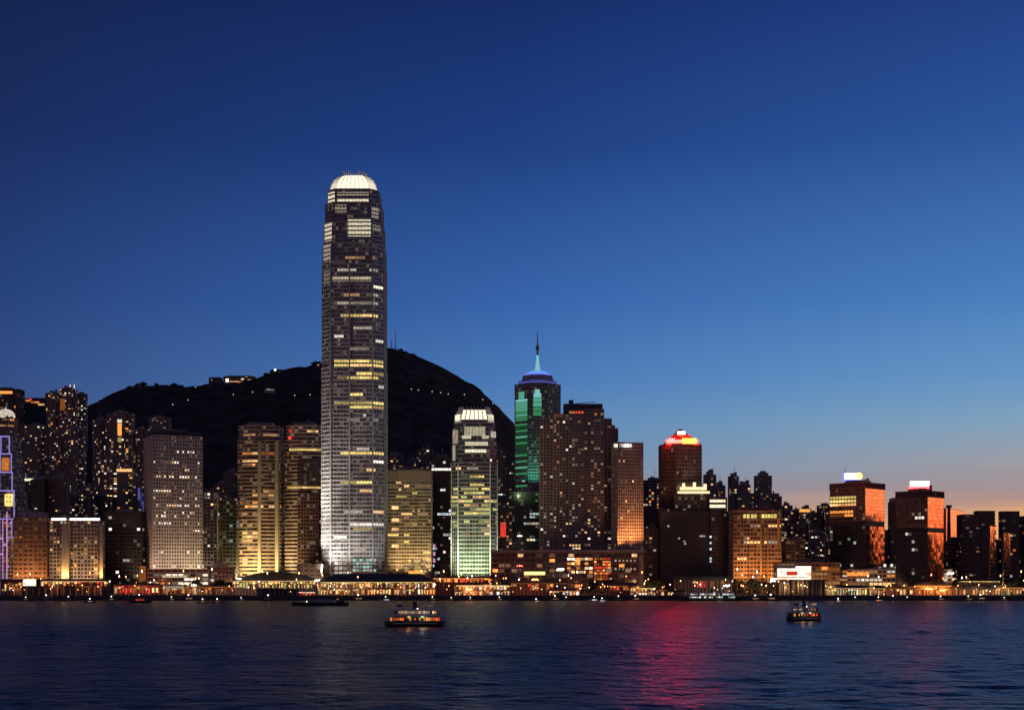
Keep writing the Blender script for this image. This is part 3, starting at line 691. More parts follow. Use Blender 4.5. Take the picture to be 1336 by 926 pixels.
T = simple('office_block','beige grid block right beside the pale concrete tower',262,284,643,1560,p_rect(1,1),8,'tile_cream','glass_office',3.6,3.0,.4,.9,scat=10); T.flood(-6,T.front-8,5,-5,T.front,60,(1,.75,.45),5e4,70); T.done()
T = simple('office_block','dark green glass block left of the golden towers',282,312,654,1580,p_rect(1,.8),0,'dark_stone','glass_green',4,3.4,.3,.4,scat=12,nrows=4,mats=(WD,CO,'teal')); T.done()
simple('apartment_tower','slim dark tower rising behind the green glass block',292,312,617,1720,p_cross(),0,'tile_grey','glass_home',3.2,3.6,.35,.8,scat=22,mats=(WM,WD,WMD)).done()
simple('apartment_tower','slender dark apartment tower with white windows left of the slim tower',280,296,632,1740,p_cross(),0,'tile_grey','glass_home',3.2,3.4,scat=22,mats=(WH,WD,WM)).done()

# --- beige block between the tallest tower and the crowned tower
T = Tower('office_tower','beige office slab with horizontal bands right of the tallest skyscraper','building',506,564,1540,p_rect(1,.6))
P0=T.plan; T.section(P0,0,T.lz(628),3.6,2.8,.42,.35,.5,'tile_cream','glass_amber',.6); T.section(P0,T.lz(628),T.lz(613),12,40,.95,0,.45,'brown_stone','glass_dark',.6); T.top=T.lz(613); T.plant(3,.5)
T.rows(46,[WMD,WMD,WMD,WM,YE,'warm_dim'],-1e9,1e9,1,4)
for y in (662,678,690,712): T.panel(511,520,y-2,y+2,WM,'window')
T.grid(528,557,729,747,7,4,['cream_dim',WMD,YE],.85,'lobby_window'); T.panel(541,546,733,746,YE,'sign'); T.panel(533,552,744,748,OR,'window',dy=-1.6)
for x in (-10,6,18): T.flood(x,T.front-16,20,x,T.front,70,(1,.70,.30),5e4,90)
T.done()
T = simple('office_tower','dark narrow tower with few white windows between beige slab and crowned tower',563,590,597,1640,p_rect(1,.9),0,'dark_stone','glass_dark',3.8,3.2,.3,.5,scat=14,nrows=5,mats=(WH,WD,CO)); 
for y in (712,722,731): T.panel(563.5,568,y-2.5,y+2.5,'neon_pink','sign')
T.done()
for k,(x0,x1,yt,lab) in enumerate([(505,526,594,'dim apartment block peeking over the left end of the beige slab'),(524,546,602,'low apartment block behind the middle of the beige slab'),(544,566,587,'tall apartment block behind the right end of the beige slab'),
      (643,660,588,'thin apartment block right of the crowned tower'),(657,675,604,'lower thin apartment block left of the spire tower')]):
    simple('apartment_tower',lab,x0,x1,yt,1960+20*k,p_cross(),0,'tile_grey','glass_home',3.2,3.4,scat=18,mats=(WM,WD,WMD,WH),group='apartment blocks behind the bank towers').done()
T = simple('office_block','low block with a magenta sign right of the crowned tower',645,668,668,1640,p_rect(1,.8),0,'red_brown','glass_home',3.6,3.4,scat=18,mats=(WM,WMD,WH)); T.panel(653,660,682,700,'bulb_red','sign') if False else T.panel(653,660,682,700,'red','sign'); T.done()

# --- big brown residential slab cluster
T = Tower('apartment_tower','broad stepped dark brown apartment tower with many scattered windows','tower',705,800,1500,p_rect(1,.5))
cxs = T.cx
def sub(px0,px1,y0,y1): return [(T.lx(px0),y0),(T.lx(px1),y0),(T.lx(px1),y1),(T.lx(px0),y1)]
for a,b_,yt,wl,y0 in [(705,722,546,'tile_rose',-6),(722.5,742,540,'tile_rose',-10),(742.5,762,536,'tile_grey',-14),(762.5,788,534,'tile_grey',-12),(788.5,799,545,'tile_grey',-2)]:
    T.section(sub(a,b_,y0,18),0,T.lz(yt),3.1,3.3,.40,.9,.4,wl,'glass_home',1.2)
T.top=T.lz(534); T.part('roof_house','dark_stone').box(T.lx(736),T.lx(787),-8,12,T.lz(534)-2,T.lz(525)); T.part('roof_house','dark_stone').box(T.lx(743),T.lx(749),-4,4,T.lz(525)-.02,T.lz(519.5)); T.part('mast','steel').bar((T.lx(750),0,T.lz(524)),(T.lx(778),0,T.lz(521)),.6)
T.rows(26,[ORD,WMD,OR,'red'],T.lz(543.5),T.lz(538),1,3); T.scatter(62,[WH,WD,WM,WMD,WD],-1e9,T.lz(545),.5); T.rows(5,[WM,YE],T.lz(722),T.lz(712),2,4)
T.done()
simple('office_block','grey core tower behind the right shoulder of the brown apartment tower',790,806,560,1580,p_rect(),0,'tile_grey','glass_dark').done()
T = Tower('hotel_tower','slim cream tower with fine window grid, orange glow and white roof sign','tower',798,839,1470,p_rect(1,.8),14)
P0=T.plan; T.section(P0,0,T.lz(578),3.3,2.4,.42,.8,.4,'tile_cream','glass_bronze',1.2); T.top=T.lz(578)
for k in range(7): T.panel(801+k*3.4,803.8+k*3.4,579,583,'sign_white' if k%3 else 'white','roof_sign',y=T.front+2,dy=-1.6)
T.scatter(36,[WM,WMD,OR],-1e9,1e9,.1)
for x in (-8,4,13): T.flood(x,T.front-8,T.lz(716),x+1,T.front+1,T.lz(650),(1,.33,.10),.75e5,75)
T.done()

# --- podium by the water
T = Tower('shopping_podium','long low podium with orange lit bay under the brown apartment tower','building',642,840,1440,p_rect(1,.22))
T.section(T.plan,0,T.lz(722),4.6,6,.35,1.0,.5,'red_brown','glass_home',1.5); T.top=T.lz(722); T.part('roof_ledge','concrete').prism(offset(T.plan,1.6),T.top+1.52,T.top+3.4)
for y in (729,735,741,746):
    for x in (740,745.5,752,757,763,768.5):
        if T.r.random()<.85: T.panel(x,x+4.6,y-1.7,y+1.5,[WM,OR,WH][T.r.randrange(3)],'window')
T.grid(775,797,727,757,6,8,[ORD,OR,ORD,'red'],.85,'window',dy=-1.2)  # glowing cells stand in for the orange mottled facade of this bay
for y in (731,742):
    for x in range(802,832,5): T.panel(x,x+2.4,y-1.2,y+1.2,WMD if x%2 else WD,'window')
T.box('corner_pier','concrete',834,839,723,775,T.front-1,T.front+5)
T.scatter(14,[WMD,WM,OR]); T.done()

# --- tower with glowing red crown
T = Tower('office_tower','stepped tower with glowing red and amber pyramid crown','tower',862,930,1500,p_rect(1,.6))
def sub(px0,px1,y0,y1): return [(T.lx(px0),y0),(T.lx(px1),y0),(T.lx(px1),y1),(T.lx(px0),y1)]
def subd(px0,px1,y0,y1,c):
    a,b_=T.lx(px0),T.lx(px1); return [(a,y0+c*.7),(a+c,y0),(b_,y0+c*.35),(b_,y1),(a,y1)]
T.section(subd(864,916,-14,18,14),0,T.lz(580),3.8,3.0,.34,.5,.4,'dark_stone','glass_bronze',1.2)
T.section(sub(861,924,-17,19),0,T.lz(664),3.8,3.2,.34,.5,.4,'dark_stone','glass_dark',1.2)
T.section(sub(880,921,-19,10),T.lz(664),T.lz(643),3.8,3.2,.3,.4,.4,'dark_stone','glass_office',1.0)
T.section(sub(861,931,-24,20),0,T.lz(669),9,60,.96,0,.4,'black_cladding','glass_dark',1.0)
T.top=T.lz(580)
z0,z1=T.lz(579.5)+1.2,T.lz(561); A=sub(869,912,-11,15)
cr_=T.part('crown_roof','red_brown'); xc=T.lx(889.5); T.edge_panel([((q_[0]-xc)*.95+xc,q_[1]*.95) for q_ in A],0,.0,1.0,T.lz(579.4)+.6,T.lz(573),'streak_red','streak_emitter',.3)  # added red emitter on the crown, throws the red streak on the water
xc=T.lx(889.5)
for pa,pb,k0,k1 in [(579.5,576,1.0,.98),(576,571,.92,.80),(571,566.5,.72,.56),(566.5,562.5,.46,.30)]: cr_.prism([((p[0]-xc)*k0+xc,p[1]*k0) for p in A],T.lz(pa)+(.9 if pa>579 else .01),T.lz(pb),[((p[0]-xc)*k1+xc,p[1]*k1) for p in A])
T.part('crown_tip','roof_dark').ball(xc,0,T.lz(562.6),4.2,10,6,.9)
for e,f0,f1,a,b_,mt in [(0,.50,.93,578.5,571,'sign_amber'),(0,.09,.27,577.5,571,'sign_pink')]:
    T.edge_panel([(p[0],p[1]) for p in A],e,f0,f1,T.lz(a),T.lz(b_),mt,'neon_sign',.6)
T.panel(884,894,562.5,566.5,'sign_rose','neon_sign',y=-7,dy=0)
for x0,x1,y0,y1,mt in [(887,922,635,639,'crown_glow'),(884,926,640.5,643.5,'crown_glow'),(890,894,630,636,'crown_glow'),(904,908,629,636,'crown_glow'),(918,922,631,637,'crown_glow')]: T.panel(x0,x1,y0,y1,'terrace_glow','terrace_light',y=-20,dy=-.8)
T.panel(891,895,654,665,WD,'window',y=-17); 
for y in (655,658.5,662): T.panel(900,912,y-1.1,y+1.1,'lime','window',y=-17); T.panel(912.6,921,y-1.1,y+1.1,'lime','window',y=-17)
for xx,pw in ((876,5000),(903,6000)):
    l=bpy.data.lights.new('crown_light','POINT'); l.energy=pw; l.color=(1,.1,.06); l.shadow_soft_size=1; o=bpy.data.objects.new('crown_light',l); C.objects.link(o); o.parent=T.root; o.location=(T.lx(xx),-21,T.lz(572))
T.flood(T.lx(895),-26,T.lz(644),T.lx(893),-14,T.lz(600),(1,.6,.35),4e4,100)
for x,y in ((872,686),(886,702),(894,709),(893,706),(916,699)): T.panel(x-1.2,x+1.2,y-1,y+1,WD,'window',y=-24)
T.panel(913,920,698,700,WD,'window',y=-24)
T.done()
T = simple('office_tower','narrow dark tower with two orange bands right of the red crowned tower',925,948,650,1480,p_rect(1,1.2),0,'dark_stone','glass_dark',3.8,3.2,.3,.5,roof=(2,.5)); T.panel(926,946.5,651.5,655,'cream_panel','lit_band'); T.panel(926,946.5,658,662,'cream_panel','lit_band')
for y in (700,708,716,728,732): T.panel(926,928.5,y-1.3,y+1.3,CO,'window')
T.done()
simple('apartment_tower','dark apartment tower between hotel grid tower and red crowned tower',838,866,627,1640,p_cross(),0,'tile_rose','glass_home',3.1,3.2,scat=44,mats=(WM,OR,WD,WMD)).done()
simple('office_block','plain brown slab in front of the dark apartment tower beside the cream hotel',839,862,690,1500,p_rect(),0,'brown_stone','glass_dark',4,4,.5,1.2,scat=3).done()
for x0,x1,yt,Y,lab in [(918,934,620,1700,'thin dark tower just behind the red crowned tower'),(932,946,634,1720,'short dark tower behind the orange banded tower'),(950,964,622,1900,'dark tower with rounded roof left of the orange block'),(962,979,633,1880,'dark apartment tower second in the group above the orange block'),
      (984,1007,621,1900,'tallest dark tower with roof tank above the orange block'),(976,990,648,1960,'lower dark tower between the two above the orange block'),(1004,1020,648,1940,'dark slanting tower right above the orange block')]:
    T = simple('apartment_tower',lab,x0,x1,yt,Y,p_cross(),0,'tile_grey','glass_home',3.1,3.3,scat=16,mats=(WMD,WD,ORD,WM),group='dark towers behind the orange block',roof=(5,.6))
    if 'tank' in lab: T.part('water_tank','tile_grey').cyl(0,0,T.top+5,T.lz(613.5),4.2,3.6,10)
    T.done()
# --- orange floodlit block
T = Tower('office_block','orange floodlit stone block with yellow top floor windows','building',952,1019,1450,p_bay(1,.6))
T.section(T.plan,0,T.lz(668),3.9,3.2,.40,.7,.5,'brown_stone','glass_amber',2.0); T.top=T.lz(668); T.plant(5,.7,'red_brown')
for x in (970,974.5,980,984,994,998,1002,1006,1010): T.panel(x,x+3.2,670.5,675.5,YE,'window')
for y,a,b_ in [(686,980,990),(686.5,1003,1018),(700,968,980),(706,968,990),(707,996,1014),(716,1003,1010),(731,960,976)]: rowat(T,y,a,b_,[WM,WD],.8,2,4)
T.panel(1014,1017.5,676,716,'orange_dim','neon_tube'); T.panel(992,994,676,750,'brown_stone','pilaster')
for x,p in ((-20,1.),(-6,1.2),(10,1.),(22,.8)): T.flood(x,T.front-13,6,x,T.front,60,(1,.38,.10),p*.8e5,80)
T.done()
T = simple('office_block','small brown block with lit stone columns right of the orange block',1022,1050,706,1500,p_bay(1,.7),0,'brown_stone','glass_amber',3.6,4,.35,1.2,nrows=3,mats=(ORD,WMD)); T.flood(8,T.front-9,6,8,T.front,40,(1,.5,.2),2.5e4,80); T.done()
# right hillside apartments
r = random.Random(5)
for k,(x0,x1,yt) in enumerate([(1018,1034,660),(1030,1046,668),(1042,1058,664),(1056,1072,672),(1066,1086,660),(1076,1092,668),(1010,1026,690),(1036,1054,690),(1056,1076,696),(1074,1092,700)]):
    T = simple('apartment_tower',['first','second','third','fourth','fifth','sixth','seventh','eighth','ninth','tenth'][k]+' small dark apartment block from the left between orange block and twin mirror towers',x0,x1,yt,1900-16*k,p_cross(),0,['tile_grey','dark_stone','tile_rose'][k%3],'glass_home',3.1,3.3,scat=26 if yt<680 else 14,mats=(WH,WD,WM,WMD),group='small apartment blocks on the far shore')
    if k==2: T.panel(1043,1057,664,667.5,OR,'lit_roof')
    T.done()
# --- twin mirror towers
for lab,x0,x1,yt,sgn,br in [('left mirror glass tower with sunset side and blue white roof sign',1083,1154,630,0,(679,686)),('right mirror glass tower with sunset side and glowing red white roof sign',1169,1231,641,1,(688,694))]:
    T = Tower('office_tower',lab,'tower',x0,x1,1480 if sgn==0 else 1380,p_rect(1,1.0),-42)
    P0=T.plan; za,zb=T.lz(br[1]),T.lz(br[0]); zt_=T.lz(yt)
    # edge 1 of the plan turns to the sunset
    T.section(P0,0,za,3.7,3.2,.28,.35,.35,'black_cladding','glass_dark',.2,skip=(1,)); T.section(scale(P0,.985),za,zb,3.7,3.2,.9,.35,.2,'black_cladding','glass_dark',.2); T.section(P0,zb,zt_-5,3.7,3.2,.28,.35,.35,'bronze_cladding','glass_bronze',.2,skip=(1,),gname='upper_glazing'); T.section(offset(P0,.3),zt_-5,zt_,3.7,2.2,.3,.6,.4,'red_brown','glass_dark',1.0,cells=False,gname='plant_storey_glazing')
    T.top=zt_; T.plant(4,.5)
    if sgn==0:
        for y in (648,651): rowat(T,y,1083,1116,[YE],1,3,6)
        for y in (656.5,659): rowat(T,y,1083,1116,[OR,WM],1,3,6)
        for y in (664.5,670.5): rowat(T,y,1083,1114,[OR,ORD],.95,3,6)
        T.panel(1102,1122,617,625,'sign_white','roof_sign',y=-2,dy=0); T.panel(1100.5,1123.5,625.4,628.5,'sign_blue','roof_sign',y=-2,dy=0); T.panel(1099.6,1101.4,616.5,625,'sign_blue','roof_sign',y=-2,dy=0)
        T.part('sign_globe','sign_yellow').ball(T.lx(1129),0,T.lz(618.5),3.7,12,8); T.part('mast','steel').cyl(T.lx(1112),4,zt_,T.lz(605),.4,.2,6); T.part('globe_post','steel').cyl(T.lx(1129),0,zt_+1,T.lz(622)-.4,.7,.7,6)
        T.scatter(9,[WD,WH,'teal'],-1e9,T.lz(688))
    else:
        T.panel(1187.5,1212.5,627.5,633.5,'sign_rose','roof_sign',y=-2,dy=0); T.panel(1186,1214,634.3,637.5,'sign_crimson','roof_sign',y=-2,dy=0)
        rowat(T,673,1194,1206,[WH],1,2,4); T.scatter(6,[WD,WH],-1e9,T.lz(690))
    T.done()
simple('office_block','narrow dark block tucked left of the right mirror tower',1159,1172,656,1520,p_rect(),0,'red_brown','glass_dark',3.8,3.4,scat=3).done()
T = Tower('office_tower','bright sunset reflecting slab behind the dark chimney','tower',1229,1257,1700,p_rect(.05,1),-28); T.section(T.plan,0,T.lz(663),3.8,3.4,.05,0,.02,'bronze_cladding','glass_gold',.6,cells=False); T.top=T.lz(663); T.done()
ch = thing('chimney','thin dark chimney with flared cap before the bright slab','chimney',(wx(1238,1560),1560,GZ))
q=MB(); b0=wz(705,1560)-GZ; t0=wz(662,1560)-GZ; q.cyl(0,0,b0-4,t0,2.2,1.6,10); q.build('shaft',MATS['dark_stone'],ch); q=MB(); q.cyl(0,0,t0+.004,t0+2.6,3.0,3.4,10); q.build('cap',MATS['dark_stone'],ch)
T = simple('office_block','dark red block with sloping shoulders under the chimney',1231,1256,709,1520,p_rect(),0,'red_brown','glass_dark',3.8,3.6,scat=4); q=T.part('shoulder_roof','dark_stone'); z=T.top; A=scale(T.plan,.9); q.prism(A,z+.9,z+7,[(p[0]*.25,p[1]*.4) for p in A]); T.done()
T = Tower('office_tower','wide dark slab behind the redder of two slender mirror glass towers','tower',1257,1302,1480,p_rect(1,.5),0)
def sub(px0,px1,y0,y1): return [(T.lx(px0),y0),(T.lx(px1),y0),(T.lx(px1),y1),(T.lx(px0),y1)]
T.section(sub(1257,1279,-4,14),0,T.lz(672),3.8,3.4,.6,.3,.3,'dark_stone','glass_dark'); T.section(sub(1279.5,1302,2,14),0,T.lz(667),3.8,3.4,.5,.3,.3,'dark_stone','glass_dark',gname='setback_glazing'); T.top=T.lz(667); T.scatter(5,[WMD,ORD])
T.done()
T = Tower('office_tower','dark tower behind the paler of two slender mirror glass towers','tower',1303,1330,1512,p_rect(1,.6),0); T.section(T.plan,0,T.lz(668),3.8,3.4,.4,.5,.3,'dark_stone','glass_dark'); T.top=T.lz(668); T.scatter(14,[ORD,WMD,'teal'])
T.done()
simple('office_tower','last dark tower cut by the picture edge at the end of the shore',1329,1362,674,1560,p_rect(),0,'dark_stone','glass_dark',3.8,3.4,scat=10,mats=(ORD,WMD,WD)).done()

for lab,a,b_,yt,Y in [('slender sunset lit mirror glass tower before the wide dark slab',1290.5,1299.5,686,1428),('slender paler mirror glass tower right of the wide dark slab',1308,1318,695,1386)]:
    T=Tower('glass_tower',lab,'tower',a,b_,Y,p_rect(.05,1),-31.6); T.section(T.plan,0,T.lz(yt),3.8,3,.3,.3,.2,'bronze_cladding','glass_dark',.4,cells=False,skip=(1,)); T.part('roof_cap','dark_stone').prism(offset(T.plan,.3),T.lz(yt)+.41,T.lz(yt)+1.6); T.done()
# --- left side
T = Tower('neon_tower','stepped tower outlined with violet neon tubes','tower',-30,22,1440,p_rect(1,.7))
def sub(px0,px1,y0,y1): return [(T.lx(px0),y0),(T.lx(px1),y0),(T.lx(px1),y1),(T.lx(px0),y1)]
nb=T.part('neon_tube','neon_violet'); np_=T.part('pink_neon_tube','neon_pink'); tiers=[(14,570,593),(17.5,593,617),(19.5,617,641),(23,641,676)]
for k,(xr,ya,yb) in enumerate(tiers):
    y0=-14-2*k; T.section(sub(-30,xr,y0,16),0 if k==3 else T.lz(yb),T.lz(ya),3.8,3.4,.35,.6,.4,'grey_cladding','glass_office',.8)
    X0,X1=T.lx(-30),T.lx(xr); zt_=T.lz(ya)+.9; zb=T.lz(yb)
    nb.box(X0,X1+.4,y0-1.2,y0-.6,zt_-1.2,zt_); nb.box(X1-.5,X1+.4,y0-1.2,y0-.6,zb,zt_-1.21)
    nb.box(T.lx(2.5),T.lx(3.6),y0-1.25,y0-.6,zb,zt_-1.21)
T.top=T.lz(570); T.panel(2,12,597,614,'orange_dim','lit_screen',y=-17); 
for y in (599,604,609): T.panel(5,11,y,y+2,OR,'window',y=-17,dy=-1.6)
T.panel(6,17,644,660,YE,'lit_screen',y=-20)
for y in (647,653):
    for x in (8,12.5): T.panel(x,x+1.5,y,y+1.6,'red_brown','screen_gap',y=-20,dy=-1.6)
for x,q_ in ((3.2,nb),(13,np_)): q_.box(T.lx(x),T.lx(x+1.6),-21.6,-21,0,T.lz(668))
nb.box(T.lx(-30),T.lx(22),-21.6,-21,T.lz(678),T.lz(676.5)); nb.box(T.lx(19.5),T.lx(20.6),-21.6,-21,T.lz(700),T.lz(678.1)); np_.box(T.lx(8),T.lx(9),-21.6,-21,0,T.lz(678.1)); nb.box(T.lx(15),T.lx(22),-21.62,-21,T.lz(701.5),T.lz(700.1)); np_.box(T.lx(-30),T.lx(2.9),-21.6,-21,T.lz(712),T.lz(710.8)); np_.box(T.lx(-2),T.lx(-1),-21.64,-21,0,T.lz(676.4))
T.grid(-8,20,680,745,7,16,['neon_pink',WMD,ORD],.25,'window',y=-20); T.done()
T = Tower('domed_tower','old style tower with white floodlit dome behind the neon tower','tower',-8,23,1700,p_cham(1,1,.25)); T.section(T.plan,0,T.lz(546),3.4,3.0,.4,.8,.4,'tile_rose','glass_home'); zt_=T.lz(546); T.top=zt_
T.part('drum','tile_cream').prism(scale(T.plan,.8),zt_+1.2,T.lz(541)); T.part('dome','white').ball(0,0,T.lz(541),10.5,14,8,.75); T.part('finial','white').cyl(0,0,T.lz(534.5),T.lz(529),1.2,.3,8)  # dome and finial glow themselves; their floodlighting is put into the material
for y in (549,553,556): rowat(T,y,0,18,[OR,WMD],.8,1,2)
T.done()
APT=[('apartment_tower','hilltop apartment block with a red lit top floor at the picture edge',-14,32,507,2550,'dark_stone',6,(OR,WMD,RD)),
 ('apartment_tower','dark block behind the twin mast tower on its left side',60,80,513,2450,'tile_rose',16,(WM,OR,WD)),
 ('apartment_tower','tall slender apartment tower with twin white masts',78,101,507,2400,'tile_rose',46,(WH,WM,WMD,OR)),
 ('apartment_tower','slim dark apartment tower touching the twin mast tower on its right',99,114,514,2420,'tile_grey',26,(WH,WMD,WD)),
 ('apartment_tower','broad grey apartment slab with few windows above the neon tower',26,70,556,2100,'tile_grey',22,(WH,WD,WM)),
 ('apartment_tower','narrow grey tower right of the broad grey slab',68,86,566,2080,'tile_rose',22,(WH,WM,WMD)),
 ('apartment_tower','dark tower below the twin mast tower with white windows',86,112,560,2060,'tile_grey',40,(WH,WD,WM)),
 ('apartment_tower','rounded tower at the left end of the hill with warm windows',121,140,548,2000,'tile_grey',36,(WH,WM,WMD)),
 ('apartment_tower','tower with a glowing red lift shaft below the hill',139,176,539,1980,'tile_rose',62,(WH,WM,WMD,OR)),
 ('apartment_tower','dark brown tower between red shaft tower and pale concrete tower',174,192,560,1990,'brown_stone',12,(WMD,WD)),
 ('apartment_tower','apartment tower rising over the roof of the pale concrete tower',193,223,545,2150,'tile_grey',26,(WH,WD,WM)),
 ('apartment_tower','short tower with lit crown band above the black block',153,176,612,1850,'tile_cream',30,(WM,WMD,OR)),
 ('apartment_tower','low rose tower left of the lit crown tower',132,156,600,1860,'tile_rose',34,(WH,WMD,WM)),
 ('apartment_tower','low tower with blue sign beside the pale concrete tower',174,191,624,1840,'tile_grey',16,(WMD,WD,'neon_blue')),
 ('apartment_tower','thin tower with a rose coloured side above the stone hall',110,122,637,1760,'tile_rose',6,(WM,WD)),
 ('apartment_tower','dark tower with many white windows above the stone hall',86,112,650,1780,'dark_stone',22,(WH,WD)),
 ('apartment_tower','dark tower with white windows above the black block on its left',120,146,648,1770,'dark_stone',22,(WH,WD))]
for nm,lab,x0,x1,yt,Y,wl,n,mts in APT:
    n=min(96,int(n*1.7))
    T=simple(nm,lab,x0,x1,yt,Y,p_round(1,1,12) if 'rounded' in lab else p_cross(),0,wl,'glass_home',3.1,3.3,.36,.8,scat=n,mats=mts,hill=Y>1900,roof=(4,.5))
    if 'twin white masts' in lab:
        for x in (88.5,94): T.part('mast','white').cyl(T.lx(x),0,T.top,T.lz(500),.9,.5,6)
        T.panel(78.5,84.5,520,535,'orange_dim','lit_shaft')
    if 'red lift shaft' in lab: T.panel(153.5,158.5,552,568,OR,'lit_shaft'); T.panel(153,159,547,551,WH,'lit_shaft'); T.panel(153.5,158.5,571,576,YE,'lit_shaft')
    if 'crown band' in lab: T.panel(152,172,611.5,615,WM,'lit_band')
    if 'blue sign' in lab: T.panel(180,182.5,636,652,'dim_blue','sign'); T.panel(183.5,185.5,642,660,'dim_blue','sign'); T.panel(186.5,188.5,655,667,'dim_blue','sign')
    if 'rose coloured' in lab: T.panel(113.5,118.5,640,676,'tile_rose','lit_shaft')
    if 'red lit top' in lab: T.panel(-12,16,510,513.5,OR,'lit_floor')
    T.done()
T=simple('office_block','low block with brightly lit roof terrace right of the neon tower',21,43,625,1700,p_rect(),0,'green_paint','glass_dark',3.8,3.4,scat=6,mats=(WD,'teal')); T.panel(21,42,624,627,'cream_panel','terrace_light'); 
for x in (27.5,33): T.panel(x,x+1,617,624,'cream_dim','terrace_light')
T.done()
simple('office_block','dark plain block behind the brown stone hall',40,64,627,1680,p_rect(),0,'black_cladding','glass_dark',3.8,3.6,.5,.6,scat=3).done()
simple('office_block','brown block with tall pale bays behind the stone hall',60,91,625,1690,p_bay(1,.6),0,'brown_stone','glass_dark',3.8,3.6,.55,1.4,scat=5).done()
T=simple('stone_block','brown stone block with warm floodlit front near the neon tower',18,68,676,1420,p_bay(1,.5),0,'brown_stone','glass_amber',4.2,5,.62,1.6,.5,nrows=5,mats=(ORD,WMD),roof=(6,.8))
for x in (-14,-2,12): T.flood(x,T.front-10,6,x,T.front,42,(1,.42,.14),3.4e4,90)
T.done()
T=simple('stone_hall','stone hall with white lit roof edge and two glowing amber corner columns',65,136,680,1400,p_rect(1,.5),0,'concrete','glass_home',3.7,3.2,.42,.9,.45,scat=46,mats=(WM,WMD,WD,OR),roof=(3,.7))
for a,b_ in ((67,86),(91,130)): T.panel(a,b_,675.5,678.5,'sign_white','roof_light')
for a,b_ in ((82,91.5),(131.5,135.5)):
    T.box('corner_column','tile_cream',a,b_,684,768,T.front-4,T.front-.6)
    xm=T.lx((a+b_)/2); 
    for dx in (-1.5,1.5): T.flood(xm+dx,T.front-8,T.lz(756),xm+dx,T.front-4,T.lz(735),(1,.55,.14),2.2e4,75)
T.flood(-8,T.front-14,8,-6,T.front,40,(1,.6,.35),2.0e4,100); T.flood(12,T.front-14,8,14,T.front,40,(1,.6,.35),2.0e4,100)
T.done()
T=simple('office_block','black block with two rows of white windows beside the pale concrete tower',137,190,668,1460,p_rect(1,.6),0,'black_cladding','glass_dark',3.8,3.6,.3,.4,roof=(3,.5),scat=5,mats=(WD,WH))
for y,a,b_ in ((692,162,188),(731,160,190),(708,146,156)): rowat(T,y,a,b_,[WH,WD],.75,2,4)
T.panel(182,190,738,762,'orange_dim','lit_shaft'); T.done()
T=Tower('tower_podium','banded podium at the foot of the pale concrete tower','building',192,276,1425,p_rect(1,.25)); T.section(T.plan,0,T.lz(743),4,6,.45,.8,.6,'concrete','glass_home',1.0); T.top=T.lz(743); T.rows(12,[WM,WH,WD],-1e9,1e9,2,4); T.panel(212,244,750,753,'cream_dim','canopy_light'); T.done()
T=simple('office_block','low dark block with magenta stripe right of the banded podium',270,306,740,1430,p_rect(1,.4),0,'grey_cladding','glass_dark',3.8,3.6,scat=3); T.panel(273,298,741,746,'red_brown','sign'); T.done()
T=simple('lit_pavilion','small cream floodlit pavilion left of the tallest skyscraper',388,421,737,1440,p_rect(1,.5),0,'tile_cream','glass_home',5,6,.8,1.5,scat=0,roof=None)
for x in (-8,2,9): T.flood(x,T.front-7,5,x,T.front,14,(1,.85,.45),2.2e3,110)
T.done()
# ------------------------------------------------------------------ hill details
LEAF = {}
def leaf_mat(name, c1, c2):
    m, t, b = new_mat(name); tcn = t.nodes.new('ShaderNodeTexCoord'); n = noise_chain(t, tcn.outputs['Object'], .5, 4)
    cr = t.nodes.new('ShaderNodeValToRGB'); cr.color_ramp.elements[0].position = .35; cr.color_ramp.elements[0].color = (*c1,1)
    cr.color_ramp.elements[1].position = .68; cr.color_ramp.elements[1].color = (*c2,1); t.links.new(n.outputs[0], cr.inputs[0]); t.links.new(cr.outputs[0], b.inputs['Base Color'])
    b.inputs['Roughness'].default_value = .9; MATS[name] = m
leaf_mat('leaves', (.02,.035,.015), (.07,.09,.03))
def make_tree(seed, label, group):
    r = random.Random(seed); root = thing('tree', label, 'tree', (0,0,-500), 0, group)
    q = MB(); q.cyl(0,0,-.6,4.2,.35,.2,7)
    tips = []
    for k in range(6):
        a = k*1.05+r.random()*.5; rr = 1.6+r.random()*1.6; p = (rr*math.cos(a), rr*math.sin(a), 5.2+r.random()*3); q.bar((0,0,2.6+.25*k), p, .2); tips.append(p)
    tips += [(0,0,8.2),(r.uniform(-1,1),r.uniform(-1,1),6.6)]; q.build('trunk', MATS['bark'], root)
    q = MB()
    for p in tips:
        R0 = 1.5+r.random()*1.1
        for _ in range(46):
            v = Vector((r.gauss(0,1), r.gauss(0,1), r.gauss(0,1)*.75)).normalized()*R0*(r.random()**.4); c = Vector(p)+v
            u = Vector((r.gauss(0,1),r.gauss(0,1),r.gauss(0,1))).normalized()*.42; w = u.cross(Vector((r.gauss(0,1),r.gauss(0,1),r.gauss(0,1)))).normalized()*.42
            q.quad(c-u-w, c+u-w, c+u+w, c-u+w)
    q.build('crown', MATS['leaves'], root); return root
HT = 'dark bushy tree standing on the hill crest against the sky'; WT = 'dark leafy tree between lamps along the waterfront'
proto_h = [make_tree(k, HT, 'trees on the hill crest') for k in range(3)]; proto_w = [make_tree(k+9, WT, 'trees along the waterfront') for k in range(3)]
def place(protos, used, x, y, z, s, rz, sz=1):
    k = int(rz*10) % len(protos); o = protos[k] if k not in used else copy_tree(protos[k]); used.add(k)
    o.location = (x, y, z); o.rotation_euler = (0,0,rz); o.scale = (s, s, s*sz)
r = random.Random(21); used = set()
